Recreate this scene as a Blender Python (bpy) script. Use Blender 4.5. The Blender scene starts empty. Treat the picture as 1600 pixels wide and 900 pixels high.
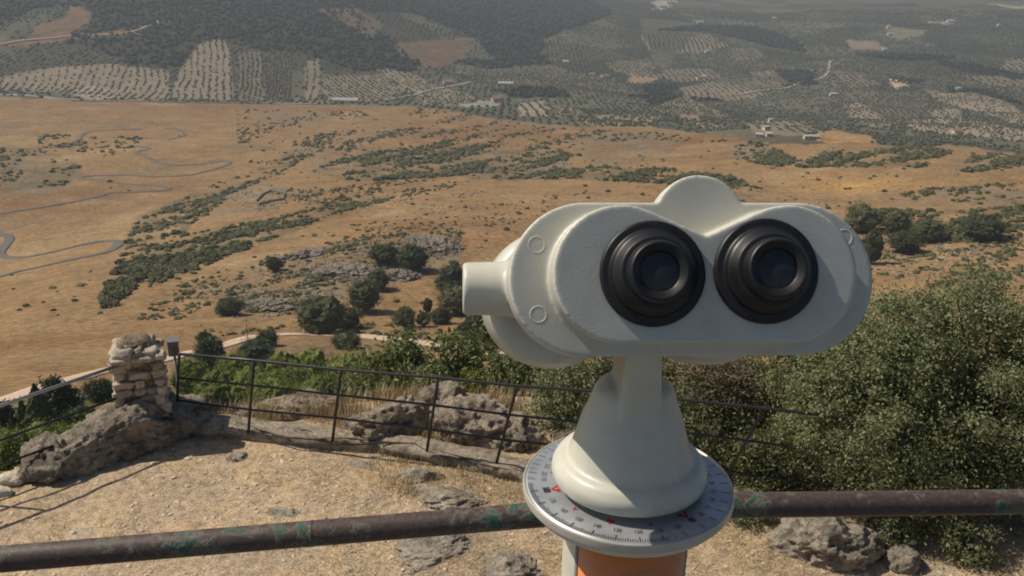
import bpy, bmesh, math, random
import numpy as np
from mathutils import Vector, Matrix, Quaternion

R_ = math.radians
rng = np.random.default_rng(7)
random.seed(7)
scene = bpy.context.scene
COL = scene.collection

# ------------------------------------------------------------------ camera model (1600x900 photo pixels)
HC = 6.9                 # eye height over the terrace
PITCH, ROLL, FPX = R_(22.0), R_(1.2), 1600.0
F = np.array([0, math.cos(PITCH), -math.sin(PITCH)])
R0 = np.array([1.0, 0, 0]); U0 = np.array([0, math.sin(PITCH), math.cos(PITCH)])
RR = math.cos(ROLL) * R0 + math.sin(ROLL) * U0
UU = -math.sin(ROLL) * R0 + math.cos(ROLL) * U0
EYE = np.array([0, 0, HC])

def ray(px, py):
    return F + (px - 800) / FPX * RR - (py - 450) / FPX * UU

def on_z(px, py, z=0.0):
    d = ray(px, py); t = (z - HC) / d[2]
    return EYE + d * t

def at_depth(px, py, dep):
    return EYE + ray(px, py) * dep

def project(P):
    Q = np.asarray(P, float) - EYE
    dep = np.maximum(Q @ F, 1e-6)
    return 800 + FPX * (Q @ RR) / dep, 450 - FPX * (Q @ UU) / dep

# ------------------------------------------------------------------ numpy noise
def _hash(ix, iy, iz, seed):
    h = (ix.astype(np.int64) * 374761393 + iy.astype(np.int64) * 668265263 + iz.astype(np.int64) * 2147483647 + seed * 974634743) & 0xFFFFFFFF
    h = ((h ^ (h >> 13)) * 1274126177) & 0xFFFFFFFF
    h = h ^ (h >> 16)
    return (h & 0xFFFFFF) / float(0xFFFFFF)

def vnoise(p, seed=0):
    p = np.asarray(p, float)
    i = np.floor(p); f = p - i; f = f * f * f * (f * (f * 6 - 15) + 10)
    x, y, z = i[:, 0], i[:, 1], i[:, 2]
    r = 0
    for dx in (0, 1):
        wx = f[:, 0] if dx else 1 - f[:, 0]
        for dy in (0, 1):
            wy = f[:, 1] if dy else 1 - f[:, 1]
            for dz in (0, 1):
                wz = f[:, 2] if dz else 1 - f[:, 2]
                r = r + wx * wy * wz * _hash(x + dx, y + dy, z + dz, seed)
    return r * 2 - 1

def fbm(p, octv=4, seed=0, gain=0.5, lac=2.03):
    p = np.asarray(p, float); a = 1.0; s = 0; n = 0
    for k in range(octv):
        s = s + a * vnoise(p, seed + k * 17); n += a
        p = p * lac + 3.7; a *= gain
    return s / n

def fbm2(x, y, sc, octv=4, seed=0):
    return fbm(np.stack([x / sc, y / sc, np.zeros_like(x) + seed * 1.37], 1), octv, seed)

def in_poly(x, y, poly):
    c = np.zeros(np.shape(x), bool)
    n = len(poly); j = n - 1
    for i in range(n):
        xi, yi = poly[i]; xj, yj = poly[j]
        if yi != yj:
            c ^= ((yi > y) != (yj > y)) & (x < (xj - xi) * (y - yi) / (yj - yi) + xi)
        j = i
    return c

# ------------------------------------------------------------------ mesh helpers
def mesh_np(name, V, faces, smooth=True):
    """V (n,3); faces: list of arrays (m,k) of the same k each"""
    me = bpy.data.meshes.new(name)
    V = np.asarray(V, np.float32)
    if not isinstance(faces, (list, tuple)): faces = [faces]
    faces = [np.asarray(f, np.int32) for f in faces if len(f)]
    nl = sum(f.size for f in faces); nf = sum(len(f) for f in faces)
    me.vertices.add(len(V)); me.vertices.foreach_set('co', V.ravel())
    me.loops.add(nl); me.loops.foreach_set('vertex_index', np.concatenate([f.ravel() for f in faces]))
    me.polygons.add(nf)
    tot = np.concatenate([np.full(len(f), f.shape[1], np.int32) for f in faces])
    st = np.concatenate([[0], np.cumsum(tot)[:-1]]).astype(np.int32)
    me.polygons.foreach_set('loop_start', st)
    me.update(calc_edges=True)
    me.polygons.foreach_set('use_smooth', np.full(nf, smooth, bool))
    me.validate()
    return me

def link(name, me, mat=None, parent=None, loc=(0, 0, 0)):
    o = bpy.data.objects.new(name, me); COL.objects.link(o)
    o.location = loc
    if mat is not None and me is not None:
        me.materials.clear(); me.materials.append(mat)
    if parent is not None: o.parent = parent
    return o

def tag(o, label=None, cat=None, group=None, kind=None):
    if label: o['label'] = label
    if cat: o['category'] = cat
    if group: o['group'] = group
    if kind: o['kind'] = kind
    return o

def thing(name, label, cat, loc=(0, 0, 0), group=None, rot=None):
    o = bpy.data.objects.new(name, None); COL.objects.link(o)
    o.empty_display_size = 0.1
    o.location = loc
    if rot is not None: o.rotation_euler = rot
    return tag(o, label, cat, group)

class MB:
    """collects pieces into one mesh"""
    def __init__(s): s.V = []; s.Fs = {}; s.n = 0
    def add(s, V, faces):
        V = np.asarray(V, float); s.V.append(V)
        if not isinstance(faces, (list, tuple)): faces = [faces]
        for f in faces:
            f = np.asarray(f, np.int64)
            if len(f): s.Fs.setdefault(f.shape[1], []).append(f + s.n)
        s.n += len(V); return s
    def mesh(s, name, smooth=True):
        return mesh_np(name, np.concatenate(s.V), [np.concatenate(v) for v in s.Fs.values()], smooth)
    def build(s, name, mat, parent=None, smooth=True, loc=(0, 0, 0)):
        return link(name, s.mesh(name, smooth), mat, parent, loc)

def frame_of(d):
    d = np.asarray(d, float); d = d / np.linalg.norm(d)
    a = np.array([0, 0, 1.0]) if abs(d[2]) < 0.9 else np.array([1.0, 0, 0])
    u = np.cross(a, d); u /= np.linalg.norm(u)
    return u, np.cross(d, u), d

def tube(path, rad, seg=12, cap=True):
    path = np.asarray(path, float); n = len(path)
    rad = np.full(n, rad) if np.isscalar(rad) else np.asarray(rad, float)
    V = []
    t = np.gradient(path, axis=0)
    u, v, _ = frame_of(t[0])
    for i in range(n):
        d = t[i] / np.linalg.norm(t[i])
        u = u - d * (u @ d); u /= np.linalg.norm(u); v = np.cross(d, u)
        a = np.linspace(0, 2 * math.pi, seg, endpoint=False)
        V.append(path[i] + rad[i] * (np.cos(a)[:, None] * u + np.sin(a)[:, None] * v))
    V = np.concatenate(V); q = []
    for i in range(n - 1):
        for k in range(seg):
            q.append((i * seg + k, i * seg + (k + 1) % seg, (i + 1) * seg + (k + 1) % seg, (i + 1) * seg + k))
    fs = [np.array(q)]
    if cap: fs.append(np.array([list(range(seg))[::-1], [(n - 1) * seg + k for k in range(seg)]]))
    return V, fs

def lathe(prof, seg=64, a0=0.0, a1=2 * math.pi):
    """prof list of (r,z), around z"""
    prof = np.asarray(prof, float); n = len(prof)
    full = abs(a1 - a0 - 2 * math.pi) < 1e-6
    a = np.linspace(a0, a1, seg, endpoint=not full)
    V = np.stack([np.outer(prof[:, 0], np.cos(a)), np.outer(prof[:, 0], np.sin(a)), np.repeat(prof[:, 1:2], seg, 1)], -1).reshape(-1, 3)
    q = []
    for i in range(n - 1):
        for k in range(seg if full else seg - 1):
            k2 = (k + 1) % seg
            q.append((i * seg + k, i * seg + k2, (i + 1) * seg + k2, (i + 1) * seg + k))
    return V, np.array(q)

def rounded(prof, r, n=4):
    """round the inner corners of an open polyline profile"""
    out = [prof[0]]
    for i in range(1, len(prof) - 1):
        p0, p1, p2 = (np.array(prof[i - 1], float), np.array(prof[i], float), np.array(prof[i + 1], float))
        d0, d1 = p0 - p1, p2 - p1
        rr = min(r, np.linalg.norm(d0) * .45, np.linalg.norm(d1) * .45)
        a = p1 + d0 / np.linalg.norm(d0) * rr; b = p1 + d1 / np.linalg.norm(d1) * rr
        for t in np.linspace(0, 1, n):
            out.append(tuple((1 - t) ** 2 * a + 2 * t * (1 - t) * p1 + t * t * b))
    out.append(prof[-1]); return out

def box(c, s, M=None):
    c = np.asarray(c, float); s = np.asarray(s, float) / 2
    V = np.array([[x, y, z] for x in (-1, 1) for y in (-1, 1) for z in (-1, 1)]) * s
    if M is not None: V = V @ np.asarray(M).T
    f = np.array([(0, 1, 3, 2), (4, 6, 7, 5), (0, 4, 5, 1), (2, 3, 7, 6), (0, 2, 6, 4), (1, 5, 7, 3)])
    return V + c, f

_ico = {}
def ico(n):
    if n not in _ico:
        bm = bmesh.new(); bmesh.ops.create_icosphere(bm, subdivisions=n, radius=1.0)
        V = np.array([v.co[:] for v in bm.verts]); Fc = np.array([[v.index for v in f.verts] for f in bm.faces]); bm.free()
        _ico[n] = (V, Fc)
    return _ico[n]

def Rz(a):
    c, s = math.cos(a), math.sin(a); return np.array([[c, -s, 0], [s, c, 0], [0, 0, 1]])

# ------------------------------------------------------------------ materials
def new_mat(name):
    m = bpy.data.materials.new(name); m.use_nodes = True
    nt = m.node_tree; b = nt.nodes['Principled BSDF']
    return m, nt, b

def N(nt, typ, **kw):
    n = nt.nodes.new(typ)
    for k, v in kw.items():
        if k.startswith('i_'): n.inputs[k[2:].replace('_', ' ')].default_value = v
        else: setattr(n, k, v)
    return n

def L(nt, a, b): nt.links.new(a, b)

def ramp(nt, fac, stops, interp='LINEAR'):
    r = nt.nodes.new('ShaderNodeValToRGB'); r.color_ramp.interpolation = interp
    e = r.color_ramp.elements
    while len(e) < len(stops): e.new(0.5)
    for k, (p, c) in enumerate(stops):
        e[k].position = p; e[k].color = (*c, 1) if len(c) == 3 else c
    L(nt, fac, r.inputs[0]); return r

def g(v): return (v, v, v)

def noise(nt, scale, detail=4, rough=.55, vec=None, dist=0.0):
    n = N(nt, 'ShaderNodeTexNoise'); n.inputs['Scale'].default_value = scale
    n.inputs['Detail'].default_value = detail; n.inputs['Roughness'].default_value = rough
    n.inputs['Distortion'].default_value = dist
    if vec is None:
        tc = N(nt, 'ShaderNodeTexCoord'); vec = tc.outputs['Object']
    L(nt, vec, n.inputs['Vector']); return n

def mix(nt, fac, a, b, mode='MIX'):
    m = N(nt, 'ShaderNodeMix', data_type='RGBA', blend_type=mode)
    for sock, v in ((m.inputs['Factor'], fac), (m.inputs['A'], a), (m.inputs['B'], b)):
        if hasattr(v, 'links') or isinstance(v, bpy.types.NodeSocket): L(nt, v, sock)
        elif isinstance(v, (int, float)): sock.default_value = v
        else: sock.default_value = (*v, 1) if len(v) == 3 else v
    # RGBA sockets of the Mix node are the third A/B pair
    return m

def mixc(nt, fac, a, b, mode='MIX'):
    m = N(nt, 'ShaderNodeMix', data_type='RGBA', blend_type=mode)
    fa = m.inputs[0]; A = m.inputs[6]; B = m.inputs[7]
    for sock, v in ((fa, fac), (A, a), (B, b)):
        if isinstance(v, bpy.types.NodeSocket): L(nt, v, sock)
        elif isinstance(v, (int, float)): sock.default_value = v
        else: sock.default_value = (*v, 1) if len(v) == 3 else v
    return m.outputs[2]

def bump(nt, b, h, strength=.3, dist=.01):
    n = N(nt, 'ShaderNodeBump'); n.inputs['Strength'].default_value = strength; n.inputs['Distance'].default_value = dist
    L(nt, h, n.inputs['Height']); L(nt, n.outputs[0], b.inputs['Normal']); return n

def simple(name, col, rough=.6, metal=0.0, var=.12, scale=30, bmp=.0, bdist=.001):
    m, nt, b = new_mat(name)
    n = noise(nt, scale, 5)
    lo = tuple(max(0, c * (1 - var)) for c in col); hi = tuple(min(1, c * (1 + var)) for c in col)
    r = ramp(nt, n.outputs['Fac'], [(.3, lo), (.7, hi)])
    L(nt, r.outputs[0], b.inputs['Base Color'])
    b.inputs['Roughness'].default_value = rough; b.inputs['Metallic'].default_value = metal
    if bmp: bump(nt, b, n.outputs['Fac'], bmp, bdist)
    return m

def paint_mat(name, col, rough=.38):
    m, nt, b = new_mat(name)
    n = noise(nt, 620, 3); n2 = noise(nt, 45, 5)
    dirt = ramp(nt, n2.outputs['Fac'], [(.35, tuple(c * .9 for c in col)), (.62, col)])
    L(nt, dirt.outputs[0], b.inputs['Base Color'])
    rr = ramp(nt, n2.outputs['Fac'], [(.3, g(rough + .12)), (.7, g(rough - .05))])
    L(nt, rr.outputs[0], b.inputs['Roughness'])
    bump(nt, b, n.outputs['Fac'], .09, .0008)
    return m

def foliage_mat(name, dark, light, trans=.25, rough=.55, dry=None, dryamt=.06):
    m, nt, b = new_mat(name)
    gi = N(nt, 'ShaderNodeNewGeometry')
    r = ramp(nt, gi.outputs['Random Per Island'], [(0, dark), (.75, light), (1, tuple(min(1, c * 1.12) for c in light))])
    colr = r.outputs[0]
    if dry is not None:
        st = ramp(nt, gi.outputs['Random Per Island'], [(0, g(1)), (dryamt, g(1)), (dryamt + .01, g(0))], 'CONSTANT')
        n = noise(nt, 1.2, 3); k = ramp(nt, n.outputs['Fac'], [(.5, g(0)), (.62, g(1))])
        colr = mixc(nt, mixc(nt, 1.0, st.outputs[0], k.outputs[0], 'MULTIPLY'), colr, dry)
    L(nt, colr, b.inputs['Base Color'])
    b.inputs['Roughness'].default_value = rough
    b.inputs['Specular IOR Level'].default_value = .22
    t = N(nt, 'ShaderNodeBsdfTranslucent')
    br = mixc(nt, .5, colr, (.16, .2, .03)); L(nt, br, t.inputs['Color'])
    ms = N(nt, 'ShaderNodeMixShader'); ms.inputs[0].default_value = trans
    L(nt, b.outputs[0], ms.inputs[1]); L(nt, t.outputs[0], ms.inputs[2])
    L(nt, ms.outputs[0], nt.nodes['Material Output'].inputs['Surface'])
    return m

def crown_mat(name, dark, light, scale=.9):
    """far crowns: solid clumps, colour varying per crown and inside it"""
    m, nt, b = new_mat(name)
    gi = N(nt, 'ShaderNodeNewGeometry'); oi = N(nt, 'ShaderNodeObjectInfo')
    n = noise(nt, scale, 4, .7, N(nt, 'ShaderNodeNewGeometry').outputs['Position'])
    ad = N(nt, 'ShaderNodeMath', operation='ADD'); L(nt, gi.outputs['Random Per Island'], ad.inputs[0]); L(nt, oi.outputs['Random'], ad.inputs[1])
    fr = N(nt, 'ShaderNodeMath', operation='FRACT'); L(nt, ad.outputs[0], fr.inputs[0])
    mm = N(nt, 'ShaderNodeMath', operation='MULTIPLY_ADD'); L(nt, fr.outputs[0], mm.inputs[0]); mm.inputs[1].default_value = .5
    L(nt, n.outputs['Fac'], mm.inputs[2])
    r = ramp(nt, mm.outputs[0], [(.4, dark), (1.05, light)])
    L(nt, r.outputs[0], b.inputs['Base Color']); b.inputs['Roughness'].default_value = .8
    b.inputs['Specular IOR Level'].default_value = .15
    return m

def rock_mat(name, base=(.47, .40, .31), dark=(.19, .155, .12), sc=1.0):
    m, nt, b = new_mat(name)
    pos = N(nt, 'ShaderNodeNewGeometry').outputs['Position']
    n1 = noise(nt, 3.0 * sc, 8, .68, pos); n2 = noise(nt, 11 * sc, 6, .7, pos); n3 = noise(nt, 34 * sc, 5, .7, pos)
    v = N(nt, 'ShaderNodeTexVoronoi', feature='DISTANCE_TO_EDGE'); v.inputs['Scale'].default_value = 4.0 * sc
    wv = mixc(nt, .18, pos, n1.outputs['Color']); L(nt, wv, v.inputs['Vector'])
    r1 = ramp(nt, n1.outputs['Fac'], [(.34, dark), (.5, base), (.66, tuple(min(1, c * 1.35) for c in base))])
    r2 = ramp(nt, n2.outputs['Fac'], [(.34, g(.45)), (.50, g(1.0)), (.72, g(1.28))])
    c = mixc(nt, 1.0, r1.outputs[0], r2.outputs[0], 'MULTIPLY')
    r3 = ramp(nt, n3.outputs['Fac'], [(.58, g(0)), (.68, g(1))])
    c = mixc(nt, mixc(nt, 1.0, r3.outputs[0], g(.45), 'MULTIPLY'), c, (.62, .58, .50))
    n4 = noise(nt, 7 * sc, 4, .6, pos); r4 = ramp(nt, n4.outputs['Fac'], [(.60, g(0)), (.70, g(.5))])
    c = mixc(nt, r4.outputs[0], c, (.24, .17, .07))
    L(nt, c, b.inputs['Base Color']); b.inputs['Roughness'].default_value = .92
    b.inputs['Specular IOR Level'].default_value = .2
    ad = N(nt, 'ShaderNodeMath', operation='MULTIPLY_ADD'); L(nt, n2.outputs['Fac'], ad.inputs[0]); ad.inputs[1].default_value = .7
    L(nt, n3.outputs['Fac'], ad.inputs[2]); bump(nt, b, ad.outputs[0], 1.0, .09 / sc)
    return m

# ------------------------------------------------------------------ settings of light and air
SUN = (-.63, .14, .76)
SUNE, SKY, EXPO, HAZE = 4.2, .068, -.12, 1.6e-4

# ------------------------------------------------------------------ far terrain: one height field in (azimuth, distance)
PROF = {   # photo column: [(distance m, photo row)]
 0:    [(13, 1010), (30, 800), (80, 700), (150, 645), (220, 592), (300, 545), (420, 475), (580, 400), (720, 330), (880, 260), (1080, 200), (1300, 160), (1430, 151), (1520, 146), (1680, 108), (1850, 60), (2100, 8), (2400, -35), (3500, -90), (9500, -150)],
 400:  [(13, 1010), (30, 800), (80, 705), (150, 642), (210, 590), (250, 556), (285, 526), (330, 500), (400, 458), (480, 410), (600, 350), (750, 290), (900, 240), (1100, 195), (1280, 166), (1430, 157), (1520, 150), (1700, 90), (1850, 55), (2150, 2), (2400, -35), (3500, -90), (9500, -150)],
 800:  [(13, 1010), (30, 810), (80, 705), (150, 640), (220, 580), (280, 541), (340, 482), (420, 420), (520, 365), (650, 320), (800, 275), (1000, 225), (1180, 190), (1300, 181), (1600, 160), (1950, 134), (2250, 98), (2600, 55), (3100, 8), (4000, -30), (9500, -120)],
 1200: [(13, 1010), (30, 810), (80, 700), (200, 600), (300, 530), (400, 440), (500, 385), (600, 340), (700, 302), (850, 264), (960, 228), (1100, 221), (1500, 196), (1800, 174), (2200, 142), (2700, 103), (3200, 67), (4000, 18), (4400, 0), (6000, -50), (9500, -105)],
 1600: [(13, 1010), (30, 810), (80, 720), (200, 620), (300, 510), (360, 465), (430, 425), (520, 378), (620, 335), (750, 300), (900, 268), (1050, 247), (1150, 236), (1400, 219), (1700, 192), (2100, 155), (2600, 115), (3200, 71), (4000, 22), (4400, 3), (6000, -47), (9500, -100)],
}
LD = np.linspace(math.log(13), math.log(9500), 700)
DS = np.exp(LD)
AZ = np.linspace(-1.1, 1.1, 331)
def _build_table():
    cols = sorted(PROF); az = np.zeros((len(cols), len(LD))); tn = np.zeros_like(az)
    for i, c in enumerate(cols):
        p = PROF[c]; ld = np.log([q[0] for q in p]); py = np.array([q[1] for q in p], float)
        y = np.interp(LD, ld, py)
        k = np.exp(-0.5 * (np.arange(-12, 13) / 5.0) ** 2); k /= k.sum()
        y = np.convolve(np.pad(y, 12, mode='edge'), k, 'valid')
        d = F[None] + ((c - 800) / FPX) * RR[None] - ((y - 450) / FPX)[:, None] * UU[None]
        az[i] = np.arctan2(d[:, 0], d[:, 1]); tn[i] = -d[:, 2] / np.hypot(d[:, 0], d[:, 1])
    T = np.zeros((len(AZ), len(LD)))
    for k in range(len(LD)): T[:, k] = np.interp(AZ, az[:, k], tn[:, k])
    ker = np.exp(-0.5 * (np.arange(-20, 21) / 8.0) ** 2); ker /= ker.sum()
    Tp = np.pad(T, ((20, 20), (0, 0)), mode='edge')
    return sum(ker[j] * Tp[j:j + len(AZ)] for j in range(41))
TAB = _build_table()

def base_slope(az, d):
    ld = np.log(np.clip(d, 13.01, 9490))
    a = np.clip((az - AZ[0]) / (AZ[1] - AZ[0]), 0, len(AZ) - 1.001); i = a.astype(int); a = a - i
    b = np.clip((ld - LD[0]) / (LD[1] - LD[0]), 0, len(LD) - 1.001); j = b.astype(int); b = b - j
    return (TAB[i, j] * (1 - a) + TAB[i + 1, j] * a) * (1 - b) + (TAB[i, j + 1] * (1 - a) + TAB[i + 1, j + 1] * a) * b

def _flat(px, py, dist): q = ray(px, py); q = q / math.hypot(q[0], q[1]) * dist; return q[:2]
BROW = (_flat(180, 440, 520), _flat(480, 240, 900)); _b = BROW[1] - BROW[0]; BROWN_ = np.array([_b[1], -_b[0]]) / np.hypot(*_b)
SWELLS = [(*_flat(1420, 278, 810), 13, 105), (*_flat(1185, 240, 930), 12, 48), (*_flat(650, 388, 462), 9, 30), (*_flat(535, 425, 420), 4, 22), (*_flat(960, 215, 1010), 8, 90)]

def height(x, y):
    x = np.asarray(x, float); y = np.asarray(y, float)
    d = np.hypot(x, y); az = np.arctan2(x, y)
    z = HC - d * base_slope(az, d)
    w1 = np.clip((d - 40) / 250, 0, 1)                        # rolling ground on the hillside
    z = z + w1 * (3.2 * fbm2(x, y, 120, 3, 3) + 1.0 * fbm2(x, y, 28, 3, 4))
    w2 = np.clip((d - 1350) / 500, 0, 1)
    z = z + w2 * 24 * fbm2(x, y, 420, 3, 5)                   # hillocks in the olive country
    # a brow falling to the left-hand valley, and two swells at the right
    s = ((x - BROW[0][0]) * BROWN_[0] + (y - BROW[0][1]) * BROWN_[1])
    z = z + 9 / (1 + np.exp(-np.clip(s, -400, 400) / 22)) * np.clip((1050 - d) / 250, 0, 1) * np.clip((d - 330) / 150, 0, 1)
    for (cx, cy, a, sx) in SWELLS: z = z + a * np.exp(-((x - cx) ** 2 + (y - cy) ** 2) / (2 * sx * sx))
    return z

def drop(px, py, dmin=60.0, dmax=9000.0, n=420):
    """world points where the rays of these photo pixels meet the ground"""
    px = np.atleast_1d(np.asarray(px, float)); py = np.atleast_1d(np.asarray(py, float))
    d = F[None] + ((px - 800) / FPX)[:, None] * RR[None] - ((py - 450) / FPX)[:, None] * UU[None]
    h = np.hypot(d[:, 0], d[:, 1]); d = d / h[:, None]
    S = np.exp(np.linspace(math.log(dmin), math.log(dmax), n))
    X = d[:, 0:1] * S; Y = d[:, 1:2] * S; Zr = HC + d[:, 2:3] * S
    Zt = height(X.ravel(), Y.ravel()).reshape(X.shape)
    diff = Zr - Zt
    hit = diff <= 0; first = np.where(hit.any(1), hit.argmax(1), n - 1); first = np.maximum(first, 1)
    r = np.arange(len(px)); d0 = diff[r, first - 1]; d1 = diff[r, first]
    t = np.clip(d0 / np.maximum(d0 - d1, 1e-9), 0, 1)
    s = S[first - 1] * (1 - t) + S[first] * t
    x, y = d[:, 0] * s, d[:, 1] * s
    return np.stack([x, y, height(x, y)], 1)

# ------------------------------------------------------------------ regions, in photo pixels projected on the ground
CREST = [(-900, 150), (0, 151), (120, 158), (250, 160), (420, 163), (560, 165), (640, 167), (700, 172), (760, 184), (830, 192), (900, 199), (1000, 197), (1060, 204), (1150, 216), (1200, 223), (1260, 226), (1330, 222), (1440, 233), (1480, 226), (1600, 241), (2500, 250)]
CX = np.array([c[0] for c in CREST], float); CY = np.array([c[1] for c in CREST], float)
GROVES = [  # polygon, row direction (deg), spacing along, spacing across, ground brightness, crown radius
 ([(0, 122), (60, 108), (120, 102), (175, 101), (265, 110), (262, 156), (150, 154), (110, 146), (0, 140)], 78, 10, 15, 1.0, 2.9),
 ([(290, 95), (310, 72), (340, 60), (358, 70), (366, 157), (262, 156), (275, 128)], 88, 8, 15, 1.0, 2.9),
 ([(370, 80), (412, 80), (412, 157), (370, 157)], 88, 8, 11, .7, 3.2),
 ([(415, 80), (455, 82), (455, 157), (415, 157)], 88, 7, 8, .45, 3.0),
 ([(476, 94), (497, 94), (500, 157), (478, 157)], 88, 9, 17, .9, 3.0),
 ([(502, 122), (545, 115), (600, 118), (640, 140), (600, 156), (505, 157)], 120, 9, 14, .9, 3.0),
 ([(590, 108), (640, 112), (690, 138), (640, 145), (610, 132)], 125, 9, 18, 1.0, 3.0),
 ([(645, 140), (700, 136), (745, 152), (715, 166), (650, 162)], 130, 9, 16, 1.0, 3.0),
 ([(690, 112), (870, 112), (960, 122), (950, 146), (880, 140), (780, 132), (720, 128)], 140, 9, 14, .7, 3.2),
 ([(808, 162), (850, 158), (855, 182), (815, 182)], 100, 8, 22, 1.25, 3.0),
 ([(850, 165), (900, 168), (925, 184), (870, 182)], 130, 10, 20, .95, 3.0),
 ([(905, 182), (960, 178), (1030, 180), (1025, 198), (940, 198), (900, 190)], 140, 10, 17, 1.1, 3.2),
 ([(945, 98), (1010, 92), (1045, 112), (1000, 122), (960, 112)], 120, 10, 18, .9, 3.4),
 ([(1000, 54), (1070, 48), (1110, 55), (1140, 72), (1090, 84), (1010, 78)], 100, 12, 20, .95, 4.0),
 ([(1010, 105), (1060, 108), (1110, 108), (1130, 122), (1070, 128), (1015, 120)], 110, 12, 22, .85, 3.6),
 ([(1062, 138), (1110, 128), (1150, 128), (1200, 148), (1150, 158), (1075, 152)], 110, 10, 20, 1.0, 3.4),
 ([(1015, 168), (1070, 150), (1140, 180), (1130, 190), (1080, 180), (1040, 178)], 135, 11, 18, .95, 3.4),
 ([(1075, 186), (1100, 192), (1140, 196), (1110, 208)], 135, 11, 18, 1.05, 3.4),
 ([(1165, 192), (1200, 186), (1250, 190), (1290, 206), (1240, 212), (1180, 208)], 105, 10, 20, 1.0, 3.2),
 ([(1170, 112), (1210, 110), (1235, 132), (1190, 134)], 120, 11, 18, .9, 3.4),
 ([(1315, 165), (1345, 160), (1370, 172), (1405, 195), (1365, 198), (1330, 185)], 125, 10, 20, 1.15, 3.3),
 ([(1350, 152), (1400, 154), (1450, 158), (1440, 180), (1390, 186), (1360, 172)], 115, 10, 14, .6, 3.5),
 ([(1440, 138), (1480, 146), (1520, 144), (1570, 158), (1600, 178), (1660, 200), (1600, 198), (1540, 178), (1470, 160)], 135, 11, 17, 1.15, 3.3),
 ([(1450, 172), (1500, 170), (1505, 186), (1460, 186)], 135, 11, 19, 1.15, 3.3),
 ([(1410, 188), (1470, 186), (1530, 188), (1600, 205), (1700, 215), (1700, 226), (1600, 224), (1560, 216), (1500, 210), (1430, 204)], 135, 12, 18, 1.3, 3.3),
 ([(1578, 92), (1640, 92), (1640, 112), (1560, 108)], 120, 12, 22, 1.0, 4.0),
 ([(1300, 118), (1340, 118), (1380, 132), (1330, 138)], 120, 11, 22, .8, 3.8),
 ([(1140, 76), (1180, 74), (1200, 92), (1150, 96)], 120, 13, 24, .75, 4.0),
 ([(1500, 118), (1560, 118), (1620, 132), (1560, 136)], 120, 13, 22, .75, 4.0),
]
FOREST = [
 [(-500, -60), (0, -60), (500, -60), (800, -60), (960, 20), (850, 60), (850, 82), (770, 92), (745, 60), (640, 20), (560, 20), (660, 100), (640, 112), (560, 112), (500, 92), (462, 84), (400, 78), (352, 62), (312, 66), (290, 92), (270, 108), (205, 100), (150, 80), (90, 66), (140, 45), (135, 10), (60, 12), (0, 40), (-500, 60)],
 [(700, 95), (770, 92), (850, 85), (860, 100), (760, 108)],
 [(770, 142), (830, 136), (888, 140), (885, 152), (800, 153)],
 [(1010, 132), (1060, 132), (1058, 160), (1015, 164)],
 [(1020, 48), (1100, 40), (1180, 44), (1260, 70), (1255, 82), (1200, 72), (1110, 50)],
 [(1200, 108), (1270, 112), (1275, 132), (1225, 136)],
 [(1455, 95), (1530, 102), (1600, 118), (1600, 126), (1500, 112)],
 [(1470, 136), (1545, 142), (1590, 158), (1600, 166), (1560, 156), (1485, 146)],
 [(1390, 120), (1440, 124), (1436, 132), (1400, 130)], [(980, 150), (1060, 148), (1140, 150), (1140, 158), (1040, 160)],
 [(1330, 84), (1440, 86), (1500, 92), (1400, 96)],
]
BROWN = [([(40, 62), (60, 40), (100, 26), (112, 8), (138, 18), (140, 34), (112, 52), (190, 48), (250, 50), (120, 62), (0, 74), (0, 62)], (.30, .19, .11)),
 ([(615, 72), (660, 62), (735, 62), (728, 86), (700, 104), (660, 104), (625, 86)], (.30, .20, .12)),
 ([(495, 14), (560, 14), (600, 40), (580, 62), (520, 30)], (.26, .18, .12)),
 ([(720, 58), (740, 60), (736, 68), (700, 66)], (.36, .24, .15)),
 ([(985, 115), (1030, 122), (1010, 130), (975, 128)], (.42, .28, .16)),
 ([(1388, 122), (1420, 128), (1425, 136), (1395, 138)], (.58, .45, .30)),
 ([(1255, 214), (1300, 202), (1360, 212), (1370, 222), (1300, 226)], (.46, .28, .13)),
 ([(715, 162), (760, 158), (780, 162), (776, 166), (720, 166)], (.36, .35, .27)),
 ([(112, 150), (128, 138), (158, 136), (185, 152), (150, 156)], (.38, .30, .23)),
 ([(1195, 58), (1228, 60), (1225, 66), (1200, 64)], (.40, .26, .16)),
 ([(1320, 62), (1370, 64), (1385, 78), (1330, 78)], (.33, .25, .18)),
 ([(1385, 42), (1450, 48), (1440, 58), (1390, 58)], (.27, .24, .15)),
 ([(1020, 0), (1056, 0), (1048, 12), (1024, 18)], (.52, .45, .36)),
 ([(235, 30), (262, 32), (262, 37), (240, 37)], (.50, .44, .34)),
 ([(1060, 178), (1095, 176), (1092, 186), (1064, 186)], (.36, .26, .17)),
 ([(1448, 33), (1488, 34), (1486, 37), (1450, 36)], (.45, .44, .38)),
 ([(1530, 5), (1600, 10), (1700, 18), (1600, 14)], (.45, .42, .30)),
 ([(1030, 122), (1100, 36), (1000, 28), (1000, 40)], (.14, .13, .08))]
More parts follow.
